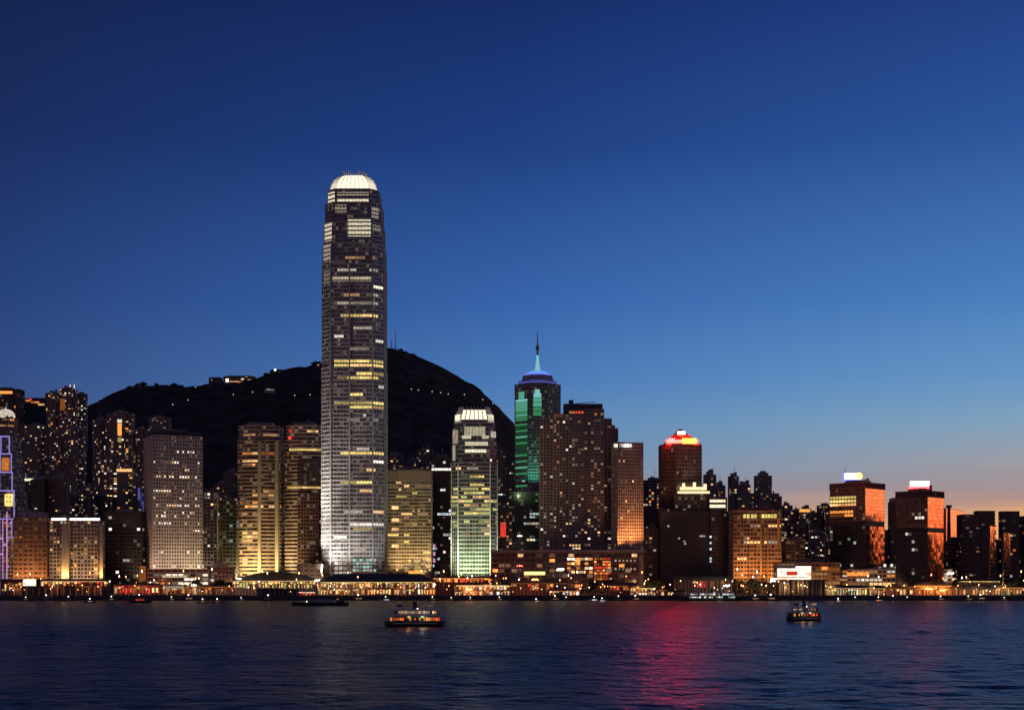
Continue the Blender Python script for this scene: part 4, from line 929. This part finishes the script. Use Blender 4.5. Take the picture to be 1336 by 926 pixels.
for a, b_, n in [(132,165,5),(168,192,9),(202,238,9),(268,292,6),(296,332,8),(346,372,8),(400,419,5),(508,530,3),(30,60,4)]:
    for _ in range(n):
        px = r.uniform(a, b_); Y = RY - r.uniform(0, 14); x = wx(px, Y); place(proto_h, used, x, Y, terrain(x, Y)-4, r.uniform(.7,1.5), r.random()*6, r.uniform(.6,.9))
def house(label, x0, x1, ytop, Y, wall, wins, cat='house', h=None, group=None, roofk=.6, slope=False):
    if slope:
        for k in range(300):
            Y = 2000+3*k
            if wz(ytop, Y) < terrain(wx((x0+x1)/2, Y), Y)+8: break
    xm = wx((x0+x1)/2, Y); w = (x1-x0)*Y/F; zt_ = wz(ytop, Y); h = h or 12; root = thing('hill_house', label, cat, (xm, Y, zt_-h), 0, group)
    q = MB(); q.box(-w/2, w/2, -5, 5, -6, h-2); q.build('wall', MATS[wall], root)
    q = MB(); q.prism([(-w/2-.6,-5.6),(w/2+.6,-5.6),(w/2+.6,5.6),(-w/2-.6,5.6)], h-1.99, h, [(-w*roofk/2,-1.5),(w*roofk/2,-1.5),(w*roofk/2,1.5),(-w*roofk/2,1.5)]); q.build('roof', MATS['roof_dark'], root)
    for (px, py, sw, sh, mt) in wins:
        q = MB(); q.box(-sw/2, sw/2, -.3, 0, -sh/2, sh/2); o = q.build('window', MATS[mt], root); o.location = (wx(px,Y)-xm, -5.004, wz(py,Y)-zt_+h)
house('dark boxy lookout building on the hill crest left of the lit terrace building',273,290,492,2880,'dark_stone',[(277,496,3,2,WMD)],'building')
house('long lookout building on the hill crest with warm lit terraces',292,333,490,2875,'brown_stone',[(297,496.5,5.5,6,'sign_white'),(317,495,5,3,WH),(306,498,18,2,WM),(314,499,10,2,OR),(327,496,9,2,WM),(322,492,5,1.5,WMD)],'building',15)
house('small house with bright lamp on the hill crest near the tallest skyscraper',353,372,482,2885,'dark_stone',[(359.5,482.8,4,4,'sign_white'),(366,486,4,2,WD)])
house('white lit villa on the upper slope below the crest',345,360,505.5,2640,'grey_cladding',[(351,508.5,8,2.5,WD),(356,509,4,2.5,WMD)],slope=True)
house('tiny lit hut on the crest by the tallest skyscraper',411,419,474,2890,'dark_stone',[(415.5,476.5,4,3,WD)])
house('tiny hut with a white light on the far left crest',251,262,504,2885,'dark_stone',[(256,506.4,4,4,WH)])
house('low villa row with rose lights on the left hill above the grey slab',33,62,519,2600,'dark_stone',[(38,523,8,3,OR),(45,525,9,3,ORD),(55,528,11,3,WM),(50,525,6,2,OR),(41,521,5,2,RD)])
house('small villa with red windows between villa row and twin mast tower',60,76,512.5,2620,'red_brown',[(64,516,6,3,ORD),(71,511.9+3,5,3,WMD)])
tw = thing('radio_mast', 'pair of slim lattice radio masts on the hill summit', 'mast', (wx(514,2890),2890,terrain(wx(514,2890),2890)-3))
for dx, top in ((-4.5,440),(3.0,431)):
    q = MB(); ht = wz(top,2890)-tw.location.z; q.cyl(dx,0,0,ht,1.1,.3,4)
    for k in range(6): q.bar((dx-1.4,0,ht*(.3+.1*k)),(dx+1.4,0,ht*(.34+.1*k)),.3)
    q.build('mast', MATS['steel'], tw)
# lamps of the hill road
def make_lamp(label, group, h, bulb, name='street_lamp', rb=.45):
    root = thing(name, label, 'lamp', (0,0,-500), 0, group)
    q = MB(); q.cyl(0,0,-.5,h,.14,.08,6); q.bar((0,0,h-.2),(0,-1.1,h+.1),.09); q.build('post', MATS['steel'], root)
    q = MB(); q.ball(0,-1.1,h-rb*.4,rb,8,6); q.build('bulb', MATS[bulb], root); return root
hl = make_lamp('tiny street lamp glowing on the dark slope of the hill','lamps on the hill road',9,'bulb_far',rb=.85); first = True
for px, py, Y in [(537,507,2680),(546,508,2690),(564,510,2700),(585,513,2715),(606,514,2730),(630,521,2760),(643,526,2780),(385,515,2560),(405,514,2570),(246,521,2500),(226,527,2480),(305,514,2550),(575,512,2705),(330,511,2560)]:
    # walk along the sight line until it meets the slope, and plant the lamp there
    for k in range(300):
        YY = 2000+3*k; x = wx(px, YY)
        if wz(py, YY) < terrain(x, YY)+9: break
    o = hl if first else copy_tree(hl); first = False; o.location = (x, YY-3, terrain(x, YY-3))

lit_mat('sign_orange', (1,.26,.05), 2.2, vary=False)
# ------------------------------------------------------------------ waterfront buildings
def bright(m): return {'warm_dim':'warm','orange_dim':'orange'}.get(m, m)
def pier(label, x0, x1, roof_py, eave_py, Y=1318, dep=22, bays=12, mats=(WM,WMD), wall='dark_stone', roof='flat', levels=1, fill=.9, name='ferry_pier', cat='pier', base=775.5, roofmat='roof_dark', slant=.0, col='concrete'):
    Yf = Y-dep/2; xm = wx((x0+x1)/2, Yf); w = (x1-x0)*Yf/F; root = thing(name, label, cat, (xm, Y, GZ)); rr = rnd_for(label)
    ze = wz(eave_py, Yf)-GZ; zr = wz(roof_py, Yf)-GZ; f = -dep/2
    q = MB(); q.box(-w/2, w/2, f+2.5, dep/2, -.4, ze); q.build('hall', MATS[wall], root)
    q = MB()
    if roof == 'flat': q.box(-w/2-.8, w/2+.8, f-.8, dep/2+.8, ze+.01, max(zr, ze+.8))
    elif roof == 'hip': q.prism([(-w/2-1.2,f-1.2),(w/2+1.2,f-1.2),(w/2+1.2,dep/2+1.2),(-w/2-1.2,dep/2+1.2)], ze+.01, zr, [(-w*.36,-1),(w*.36,-1),(w*.36,1),(-w*.36,1)])
    else:
        n = 10; P = [(-w/2-1+(w+2)*k/n, math.sin(math.pi*k/n)) for k in range(n+1)]
        for (xa, a), (xb, b_) in zip(P, P[1:]):
            za, zb = ze+.3+(zr-ze-.3)*a, ze+.3+(zr-ze-.3)*b_
            q.quad((xa,f-1.2,za),(xb,f-1.2,zb),(xb,dep/2,zb),(xa,dep/2,za)); q.quad((xa,f-1.2,ze),(xb,f-1.2,ze),(xb,f-1.2,zb),(xa,f-1.2,za)); q.quad((xb,dep/2,ze),(xa,dep/2,ze),(xa,dep/2,za),(xb,dep/2,zb))
    q.build('roof', MATS[roofmat], root)
    bw = w/bays; cm = MB(); cm.box(-.35,.35,-.35,.35,0,ze-.02); me = cm.mesh('column', MATS[col])
    for k in range(bays+1):
        o = bpy.data.objects.new('column', me); C.objects.link(o); o.parent = root; o.location = (-w/2+.36+(w-.72)*k/bays, f+.4, 0)
    zb0 = wz(base, Yf)-GZ
    if fill > .5 and rr.random() < .75:
        q = MB(); q.box(-w*.47, w*.47, f-.5, f-.2, ze-.75, ze-.25); q.build('eave_light', MATS[mats[rr.randrange(len(mats))]], root)
    for lv in range(levels):
        h = (ze-zb0)/levels; z0 = zb0+lv*h
        if lv: q = MB(); q.box(-w/2,w/2,f+.9,f+2.6,z0-.25,z0+.25); q.build('gallery', MATS[col], root)
        for k in range(bays):
            if rr.random() > fill: continue
            kind = rr.random()
            # a bay holds one tall opening, a wide strip under the ceiling, or a door beside a small window
            lay = [(0,.5,.8,rr.uniform(.45,.75))] if kind < .35 else [(0,.74,.95,rr.uniform(.16,.3))]+([(rr.uniform(-.25,.25),.34,.3,.34)] if kind < .7 else []) if kind < .8 else [(-.24,.42,.36,.62),(.22,.6,.28,.26)]
            for (fx, fz_, fw, fh_) in lay:
                mt = mats[rr.randrange(len(mats))]
                o = bpy.data.objects.new('window', panel_mesh(round(bw*fw,1), max(.3,round(h*fh_,1)), mt, 'window')); C.objects.link(o); o.parent = root; o.location = (-w/2+bw*(k+.5+fx), f+2.4, z0+h*fz_)
    return root, w, f, ze
pier('low dark sheds along the quay below the stone hall',18,132,764,766,1310,10,14,(WMD,ORD),'black_cladding',fill=.12,name='quay_shed',cat='shed')
pier('orange shop front row at the foot of the stone hall',52,140,755,757.5,1345,10,18,(OR,WM,ORD,RD,WM),'red_brown',fill=.75,name='shop_row',cat='shop row',base=767)
pier('red lit kiosk row below the neon tower',0,28,755,758,1340,10,6,(RD,ORD,WM,OR),'red_brown',fill=.85,name='kiosk_row',cat='kiosks',base=772)
pier('red lit pier hall in front of the black block',148,207,760,763,1315,16,12,(RD,RD,ORD,WM,RD),'red_brown','hip',fill=.92,base=776)
pier('orange lit street arcade below the banded podium',206,306,763,765,1330,12,20,(OR,ORD,WM,ORD),'brown_stone',fill=.8,name='street_arcade',cat='arcade',base=776)
pier('dark arched roof pier with yellow lit colonnade below the golden towers',303,412,745.5,757,1335,30,26,(YE,WM,YE,'lime',WM),'brown_stone','arch',fill=.95,base=768.5)
pier('dark low landing shed in front of the arched roof pier',334,388,767.5,769,1304,8,9,(WMD,),'black_cladding',fill=.0,name='landing_shed',cat='shed')
pier('small red and cream landing stage beside the arched roof pier',389,412,770,771.5,1304,8,5,(WM,RD,WH),'red_brown',fill=.95,name='landing_stage',cat='landing stage',base=777)
pier('wide dark hipped roof pier with two glowing gallery levels below the tallest skyscraper',414,568,748,758.5,1322,30,40,(WM,OR,WM,WH,YE),'brown_stone','hip',levels=2,fill=.86,base=776)
pier('red orange lit terminal roof right of the wide hipped roof pier',563,642,751,753.5,1350,24,16,(OR,RD,'sign_orange',OR),'red_brown',fill=.95,base=760)
pier('bright low ferry landing in front of the red terminal',593,666,761.5,763,1308,10,16,(WM,WH,OR,WM),'brown_stone',levels=2,fill=.8,name='landing_stage',cat='landing stage',base=777)
pier('long low shed with red lights between ferry landing and star lamps',664,742,757,760,1325,14,16,(ORD,RD,WMD,OR),'red_brown',fill=.6,name='quay_shed',cat='shed',base=772)
pier('shed with peach lit doors under the podium by the white boats',716,756,768,770,1306,8,9,(WM,OR,WH),'brown_stone',fill=.85,name='quay_shed',cat='shed',base=777)
pier('red banded shed under the cream hotel tower',795,830,760,763.5,1330,12,8,(ORD,OR,RD),'red_brown',fill=.9,name='quay_shed',cat='shed',base=771)
pier('yellow lit landing right of the red banded shed',822,856,764,766.5,1310,12,9,(YE,WM,WH),'brown_stone',levels=2,fill=.85,name='landing_stage',cat='landing stage',base=777)
pier('lit landing left of the moored white ferry',858,892,769,771,1306,8,8,(WM,OR,WM),'brown_stone',fill=.8,name='landing_stage',cat='landing stage',base=777)
pier('dim market shed behind the moored white ferry',880,955,752,756,1350,14,16,(WM,ORD,WMD,RD),'red_brown',fill=.5,name='market_shed',cat='shed',base=768)
pier('dark cargo shed under the bright billboard building',1017,1078,756,757,1312,18,10,(WMD,),'dark_stone',fill=.05,name='cargo_shed',cat='shed')
pier('long yellow lit pier right of the dark cargo shed',1077,1150,763.5,766.5,1312,18,20,(YE,WM,'lime',YE,WH),'tile_cream',fill=.97,base=777.5)
pier('small orange lit landing at the end of the long yellow pier',1141,1156,765,767,1302,6,4,(OR,WM,OR),'red_brown',fill=1,name='landing_stage',cat='landing stage',base=779)
pier('round shouldered orange lit pier hall below the right mirror tower',1194,1242,757.5,763.5,1316,20,12,(OR,OR,'sign_orange',OR),'red_brown','arch',fill=.99,base=777)
pier('dim sheds with scattered warm lights left of the orange pier hall',1152,1196,765,767,1310,10,10,(WMD,ORD,RD,WM),'brown_stone',fill=.6,name='quay_shed',cat='shed',base=777)
pier('cluttered quay sheds right of the orange pier hall',1240,1298,765,767.5,1312,12,14,(WM,ORD,WMD,OR),'brown_stone',fill=.7,name='quay_shed',cat='shed',base=777)
pier('cream lit quay hall at the end of the shore',1294,1350,763,766,1314,14,14,(WM,YE,WH,OR),'tile_cream',fill=.9,name='quay_hall',cat='hall',base=777)
pier('long dark viaduct deck with a line of amber lights near the dark slabs',1252,1306,755.5,757.5,1346,14,20,(OR,WM,YE),'brown_stone',fill=.9,name='viaduct',cat='viaduct',base=760)
def lowrise(label, x0, x1, yt, Y, wall, glass, n, mats, panels=(), nm='low_block'):
    T = simple(nm, label, x0, x1, yt, Y, p_rect(1,.35), 0, wall, glass, 4, 4, .4, .8, nrows=n, mats=mats, roof=(2.5,.5))
    for p in panels: T.panel(*p)
    T.done()
lowrise('broad low ferry terminal podium below the mirror towers',1095,1242,744,1410,'concrete','glass_home',26,(WM,WH,WMD,OR),[(1105,1134,746,751,OR,'lit_band')]+[(x,x+3,735.5,739,WH,'roof_light') for x in (1153,1162,1169,1175,1194,1200)],'terminal_podium')
lowrise('upper terrace block with white lamps between the mirror towers',1146,1204,739,1416,'tile_cream','glass_home',10,(WH,WMD,WD))
lowrise('long low brown building behind the bright billboard',1010,1096,735,1400,'brown_stone','glass_amber',14,(WMD,ORD,WM),[(1072,1080,739,743,OR,'lit_sign')])
bb = thing('billboard', 'big glowing white billboard with a red stripe above the dark cargo shed', 'billboard', (wx(1036,1330),1330,wz(757,1330)))
def bp(px): return wx(px,1330)-bb.location.x
def bz(py): return wz(py,1330)-bb.location.z
q=MB(); q.box(bp(1013),bp(1059),-.3,.3,bz(757),bz(738)); q.build('panel',MATS['steel'],bb)
q=MB(); q.box(bp(1014),bp(1058),-.7,-.31,bz(756.4),bz(741)); q.build('lit_face',MATS['video_screen'],bb)
q=MB(); q.box(bp(1038),bp(1058),-.7,-.31,bz(740.6),bz(738.4)); q.build('lit_face',MATS['sign_white'],bb)
q=MB(); q.box(bp(1026),bp(1040),-1.0,-.71,bz(750),bz(745)); q.build('red_stripe',MATS['red'],bb)
q=MB(); q.box(bp(1014),bp(1050),-1.0,-.71,bz(753),bz(752)); q.build('red_stripe',MATS['orange'],bb)
q=MB()
for x in (1018,1030,1042,1054): q.box(bp(x)-.3,bp(x)+.3,.31,.8,bz(757)-(bb.location.z-GZ),bz(742))
q.build('post',MATS['steel'],bb)
def board(label, x0, x1, y0, y1, Y, mat, name='lit_sign'):
    rt = thing(name, label, 'sign', (wx((x0+x1)/2,Y),Y,GZ)); w=(x1-x0)*Y/F; za,zb=wz(y1,Y)-GZ,wz(y0,Y)-GZ
    q=MB(); q.box(-w/2,w/2,-.2,0,za,zb); q.build('face',MATS[mat],rt); q=MB(); q.box(-w/2-.2,w/2+.2,.004,.4,za-.2,zb+.2); q.build('case',MATS['steel'],rt)
    q=MB(); q.box(-w*.3-.2,-w*.3+.2,.1,.4,-.3,za-.21); q.build('post',MATS['steel'],rt); q=MB(); q.box(w*.3-.2,w*.3+.2,.1,.4,-.3,za-.21); q.build('post',MATS['steel'],rt)
board('bright white lit hoarding beside the brown stone block',30,47,755,764,1338,'video_screen')
board('yellow lit sign strip above the star shaped lamps',684,711,745.5,749.5,1345,'sign_yellow')
board('small white lit sign in front of the pale concrete tower podium',213,240,764,768,1322,'cream_dim')
board('small white lit sign left of the bright billboard',1005,1014,754,758.5,1325,'sign_white')
# ------------------------------------------------------------------ lamps, floodlamp masts, trees
r = random.Random(77)
KIND = {'warm':('small warm street lamp along the quay','warm street lamps on the quay','bulb_warm'),'white':('small white street lamp along the quay','white street lamps on the quay','bulb_white'),'orange':('small orange street lamp along the quay','orange street lamps on the quay','bulb_orange'),'red':('small red signal lamp along the quay','red signal lamps on the quay','bulb_red')}
PL = {k: make_lamp(v[0], v[1], 8.5, v[2], 'signal_lamp' if k=='red' else 'street_lamp') for k, v in KIND.items()}; started = set()
def lamp(kind, px, Y, sc_=1.0, light=0, hk=1.0):
    o = PL[kind] if kind not in started else copy_tree(PL[kind]); started.add(kind); o.location = (wx(px,Y), Y, GZ); o.scale = (sc_,sc_,sc_*r.uniform(.8,1.2)*hk)
    if light:
        l = bpy.data.lights.new('wash_spot','SPOT'); l.energy = light; l.shadow_soft_size = .8; l.spot_size = R(165); l.spot_blend = .6; l.color = {'warm':(1,.52,.2),'white':(1,.88,.7),'orange':(1,.30,.08),'red':(1,.12,.06)}[kind]
        p = bpy.data.objects.new('wash_spot', l); C.objects.link(p); p.parent = o; p.location = (0,-.2,8.0); p.rotation_euler = (R(78),0,0)
px = 4
while px < 1336:
    z = 'orange' if 560 < px < 880 or 1150 < px < 1250 or 50 < px < 310 else 'warm'
    k = r.choice([z,z,'warm','white','warm','white','red' if (140<px<210 or 560<px<720) else z]); lamp(k, px, r.choice([1300,1300,1303,1303,1326,1396,1397,1352]), r.uniform(.7,1.1), 0, r.choice([.5,.8,1,1,1.5,2.0,2.6])); px += r.uniform(3.2,8)
for px in range(20, 1336, 52): lamp('orange' if px%3 else 'warm', px+r.uniform(-12,12), 1366, 1.15, 4500 if 640 < px < 850 else 12000)  # added lamp row whose spots wash the facades behind with warm light
for px in range(26, 1336, 38): lamp('orange' if 500<px<900 or px<300 or 1150<px<1260 else 'warm', px+r.uniform(-12,12), 1299.5, 1.0, 2800)  # added quay row whose spots wash the shed fronts
def star(label, px, py, Y, mat, col, power, n=5, s=1.0):
    h = wz(py,Y)-GZ; rt = thing('floodlamp_mast', label, 'floodlamp', (wx(px,Y),Y,GZ)); q=MB(); q.cyl(0,0,-.5,h,.3,.18,8); q.build('post',MATS['steel'],rt)
    q=MB(); q.bar((-2.2*s,0,h),(2.2*s,0,h),.25); q.build('crossbar',MATS['steel'],rt)
    for k in range(n):
        q=MB(); q.ball(-2*s+4*s*k/(n-1),-.5,h+.5*(k%2),.62*s,8,6); q.build('bulb',MATS[mat],rt)
    l=bpy.data.lights.new('wash_spot','SPOT'); l.energy=power*1.5; l.color=col; l.shadow_soft_size=1; l.spot_size=R(165); l.spot_blend=.6; p=bpy.data.objects.new('wash_spot',l); C.objects.link(p); p.parent=rt; p.location=(0,-.2,h); p.rotation_euler=(R(75),0,0)
star('tall mast with dazzling white floodlamps right of the yellow sign strip',731,743,1330,'bulb_star',(1,.9,.8),14000,6,1.3)
star('mast with dazzling orange lamps below the yellow sign strip',698,756,1318,'bulb_orange',(1,.45,.12),9000,5,1.2)
star('white floodlamp mast behind the moored white ferry',948,764,1322,'bulb_star',(1,.9,.8),4000,4,1.1)
star('white lamp cluster in front of the banded podium, left one',208,763,1322,'bulb_white',(1,.8,.5),3000,3,.9)
star('white lamp cluster in front of the banded podium, right one',253,763,1322,'bulb_white',(1,.8,.5),3000,3,.9)
star('added low mast of orange lamps before the round shouldered pier hall',1212,768,1301,'bulb_orange',(1,.30,.06),9000,5,1.2)  # orange masts added to strengthen the glow along the quay
star('second added orange lamp mast nearer the right end of the round shouldered hall',1230,770,1301,'bulb_orange',(1,.30,.06),9000,4,1.0)
star('added red orange lamp mast before the bright low ferry landing',612,769,1300,'bulb_orange',(1,.28,.08),7000,4,1.0)
star('rose lamp cluster between crowned tower and yellow sign strip',678,738,1345,'bulb_red',(1,.4,.3),3000,3,1.0)
star('tall white lamp on the green block corner beside the crowned tower',678,699,1600,'bulb_white',(1,.9,.8),2500,3,1.0)
star('single white lamp left of the podium roof',681,719,1480,'bulb_white',(1,.9,.8),1500,3,.7)
star('pale lamp tree above the ferry terminal podium',1240,748,1390,'bulb_white',(1,.95,.7),2500,4,1.2)
star('white lamp pair beside the arched roof pier',312,755,1306,'bulb_white',(1,.95,.9),1500,3,.8)
star('white lamp between arched roof pier and wide hipped roof pier',414,757,1306,'bulb_white',(1,.95,.9),2500,4,.9)
used = set()
for a, b_, n, Y in [(0,60,6,1352),(140,190,3,1352),(285,310,4,1372),(372,392,3,1385),(566,660,9,1372),(664,740,4,1392),(838,1010,9,1384),(1040,1100,4,1384),(1150,1200,4,1384),(1225,1336,8,1388),(760,830,5,1370),(200,290,6,1372)]:
    for _ in range(n): place(proto_w, used, wx(r.uniform(a,b_),Y), Y+r.uniform(-6,6), GZ, r.uniform(.9,1.55), r.random()*6)

# ------------------------------------------------------------------ boats
def hull_part(root, L, B, D, mat, sheer=.8, name='hull', blunt=4.0):
    n = 18; st = [-1+2*k/n for k in range(n+1)]; q = MB()
    def sect(t):
        b_ = B/2*max(0.02,(1-abs(t)**blunt))**.6; zt_ = D+sheer*t*t
        return [(t*L/2,-b_,zt_),(t*L/2*.985,-b_*.8,-.8),(t*L/2*.985,b_*.8,-.8),(t*L/2,b_,zt_)]
    S = [sect(t) for t in st]
    for a, b_ in zip(S, S[1:]):
        q.quad(a[1],b_[1],b_[0],a[0]); q.quad(a[3],b_[3],b_[2],a[2]); q.quad(a[0],b_[0],b_[3],a[3])
    q.ngon(S[0]); q.ngon(S[-1][::-1]); return q.build(name, MATS[mat], root)
def ferry(label, px, wl_py, L, rz, scale_=1.0, low=(OR,RD,OR,ORD,WM), up=(WMD,WD,WMD,WM,WD), Y=None, fl=.84, name='ferry', cwhite='white_paint'):
    Y = Y or CAMZ*F/(wl_py-HZ); root = thing(name, label, 'ferry', (wx(px,Y),Y,0), R(rz)); B = L*.27; rr = rnd_for(label)
    D=1.9; k=1.0
    h = hull_part(root, L, B, D, 'hull_black'); q=MB()
    for sg in (-1,1): q.box(-L*.36,L*.36,sg*B*.5-.12,sg*B*.5+.12,D-.5,D-.2)
    q.build('rubbing_strake', MATS['white_paint'], root)
    def deck(name, lx, by, z0, z1, mat, n, mats, fill):
        q=MB(); q.box(-lx/2,lx/2,-by/2,by/2,z0,z1); q.build(name, MATS[mat], root)
        for sg in (-1,1):
            for j in range(n):
                if rr.random()>fill: mt='glass_dark'
                else: mt=mats[rr.randrange(len(mats))]
                w=lx/n*.74; o=bpy.data.objects.new('window',panel_mesh(w,round((z1-z0)*rr.choice([.38,.46,.52]),1),mt,'window')); C.objects.link(o); o.parent=root
                o.location=(-lx/2+lx*(j+.5)/n, sg*(by/2+.004), z0+(z1-z0)*.56); o.rotation_euler=(0,0,0 if sg<0 else math.pi)
    deck('lower_cabin', L*.82, B*.82, D-.1, D+2.5, 'green_paint', 21, low, fl)
    q=MB(); q.box(-L*.45,L*.45,-B*.49,B*.49,D+2.5,D+2.75); q.build('upper_deck', MATS['white_paint'], root)
    deck('upper_cabin', L*.70, B*.74, D+2.75, D+5.0, cwhite, 19, up, fl)
    q=MB(); q.box(-L*.44,L*.44,-B*.46,B*.46,D+5.0,D+5.25); q.build('roof', MATS[cwhite], root)
    q=MB(); 
    for x in (-.43,-.39,.39,.43):
        for sg in (-1,1): q.box(x*L-.08,x*L+.08,sg*B*.44-.08,sg*B*.44+.08,D+2.75,D+5.0)
    q.build('awning_posts', MATS['white_paint'], root)
    for sg in (-1,1):
        q=MB(); q.box(sg*L*.25-1.5,sg*L*.25+1.5,-1.6,1.6,D+5.25,D+7.4); wh=q.build('wheelhouse', MATS[cwhite], root)
        q=MB(); q.box(sg*L*.25-1.2,sg*L*.25+1.2,-1.66,-1.604,D+6.3,D+7.0); q.build('window', MATS['warm_dim' if sg>0 else 'glass_dark'], wh)
        q=MB(); q.box(sg*L*.25-1.8,sg*L*.25+1.8,-1.9,1.9,D+7.4,D+7.55); q.build('wheelhouse_roof', MATS['white_paint'], wh)
    q=MB(); q.cyl(0,0,D+5.2,D+8.3,1.0,.85,12); q.build('funnel', MATS['hull_black'], root)
    for x in (-.3,.3): q=MB(); q.cyl(x*L,0,D+7.5 if False else D+5.2,D+11,.1,.06,6); q.build('mast', MATS['steel'], root)
    q=MB(); q.ball(L*.04,-B*.3,D+5.5,.22,8,6); q.build('deck_lamp', MATS['bulb_white'], root)
    q=MB(); q.ball(-L*.37,-B*.3,D+2.2,.16,8,6); q.build('deck_lamp', MATS['bulb_white'], root)
    q=MB()
    for k in range(41):
        x=-L*.41+L*.82*k/40
        for sg in (-1,1): q.box(x-.03,x+.03,sg*B*.465-.03,sg*B*.465+.03,D+2.75,D+3.7)
    for sg in (-1,1):
        for z in (3.2,3.7): q.box(-L*.41,L*.41,sg*B*.465-.03,sg*B*.465+.03,D+z-.03,D+z+.03)
    q.build('railing', MATS['steel'], root)
    for p in ((-.1,(1,.45,.2),60),(.12,(1,.75,.5),50)):
        l=bpy.data.lights.new('deck_light','POINT'); l.energy=p[2]*3; l.color=p[1]; l.shadow_soft_size=.4; o=bpy.data.objects.new('deck_light',l); C.objects.link(o); o.parent=root; o.location=(p[0]*L,-B*.46,D+2.2)
    root.scale=(scale_,)*3; return root
ferry('larger double decked harbour ferry with red lower deck before the wide hipped roof pier',541.5,817.5,24.5,4,1.06)
ferry('smaller dark harbour ferry with red lit lower deck right of the red water streak',1049,810,19.5,16,.95,low=(RD,OR,ORD),up=(WD,WMD),fl=.6)
ferry('long white ferry moored below the red crowned tower',928,781,56,0,.95,low=(CO,WD,WH,'teal'),up=(CO,WD,WH),Y=1284,fl=.75,name='moored_ferry')
def motorboat(label, px, py, L, rz, wall='white_paint', mat=WH, cabin=.45, lamp_=True, name='motor_boat', hull='white_paint'):
    Y = CAMZ*F/(py-HZ); root = thing(name, label, 'boat', (wx(px,Y),Y,0), R(rz)); B=L*.26; hull_part(root,L,B,L*.08,hull,L*.06,blunt=2.6)
    q=MB(); q.prism([(-L*cabin/2,-B*.34),(L*cabin/2,-B*.34),(L*cabin/2,B*.34),(-L*cabin/2,B*.34)],L*.075,L*.2,[(-L*cabin*.42,-B*.3),(L*cabin*.36,-B*.3),(L*cabin*.36,B*.3),(-L*cabin*.42,B*.3)]); cb=q.build('cabin',MATS[wall],root)
    for k in (-1,0,1):
        q=MB(); q.box(-L*.05,L*.05,-.06,0,-L*.025,L*.025); o=q.build('window',MATS[mat],cb); o.location=(k*L*.13,-B*.335,L*.135)
    q=MB(); q.cyl(-L*.05,0,L*.2,L*.36,.08,.05,6); q.build('mast',MATS['steel'],root)
    if lamp_: q=MB(); q.ball(-L*.05,0,L*.36,.4,8,6); q.build('lamp',MATS['bulb_white'],root)
    return root
motorboat('small white motor boat left of the double decked ferry',504,784.2,11,8)
motorboat('white motor launch moored below the podium, left one of a pair',776,784.4,11,-20)
motorboat('white motor launch moored below the podium, right one of a pair',786,785,9,12)
motorboat('red lit fishing boat below the black block',183,786,18,5,'red_brown',RD,.5,True,'fishing_boat','hull_black')
motorboat('small boat with rose lamp below the arcade, left one',265,786.5,9,0,'tile_rose',ORD,.4,True,'motor_boat','hull_black')
motorboat('small boat with rose lamp below the arcade, right one',284,786.2,9,10,'tile_rose',ORD,.4,True,'motor_boat','hull_black')
motorboat('tiny boat with bright lamp under the star shaped orange lamps',700,785.5,8,15,'white_paint',WM)
motorboat('orange lit boat at the end of the long yellow pier',1147,785.5,12,0,'red_brown',OR,.5)
motorboat('small boat with warm lamp below the long yellow pier',1094,785,8,-10,'white_paint',WM)
motorboat('small dark boat with one light below the low dark sheds',118,786,9,4,'dark_stone',WD,.4,True,'motor_boat','hull_black')
mo = None; r = random.Random(31)
for px in (38,62,92,150,226,246,318,345,446,470,560,588,610,648,722,742,804,832,990,1004,1120,1168,1186,1226,1262,1284,1310):
    if mo is None: mo = motorboat('small moored boat with one light tied up along the quay wall', px, 784, 10, 0, 'tile_rose', WMD, .45, True, 'moored_boat', 'hull_black'); mo['group'] = 'small boats moored along the quay wall'; o = mo
    else: o = copy_tree(mo)
    Y = QY-r.uniform(4,16); o.location = (wx(px+r.uniform(-5,5),Y), Y, 0); o.rotation_euler = (0,0,r.uniform(-.35,.35)+(math.pi if r.random()<.5 else 0)); k = r.uniform(.7,1.5); o.scale = (k,k,k)
Yb = CAMZ*F/(790-HZ); bg_ = thing('barge','long dark cargo barge with low deckhouse under the tallest skyscraper','barge',(wx(418,Yb),Yb,0),R(2)); hull_part(bg_,41,9,2.4,'hull_black',.5,blunt=8)
q=MB(); q.prism([(-9,-3),(10,-3),(10,3),(-9,3)],2.3,4.6,[(-8,-2.6),(8,-2.6),(8,2.6),(-8,2.6)]); q.build('cargo_cover',MATS['grey_cladding'],bg_)
q=MB(); q.box(11,17,-3,3,2.3,6.2); dh=q.build('deckhouse',MATS['dark_stone'],bg_); q=MB(); q.box(12,13.4,-3.08,-3.004,4.4,5.2); q.build('window',MATS['warm_dim'],dh)
q=MB(); q.ball(-9.5,-2.5,3.2,.34,8,6); q.build('lamp',MATS['bulb_white'],bg_)
for k in range(-3,4):
    q=MB(); q.cyl(k*5.4,-4.35,.4,1.5,.45,.45,8); q.build('fender',MATS['roof_dark'],bg_)
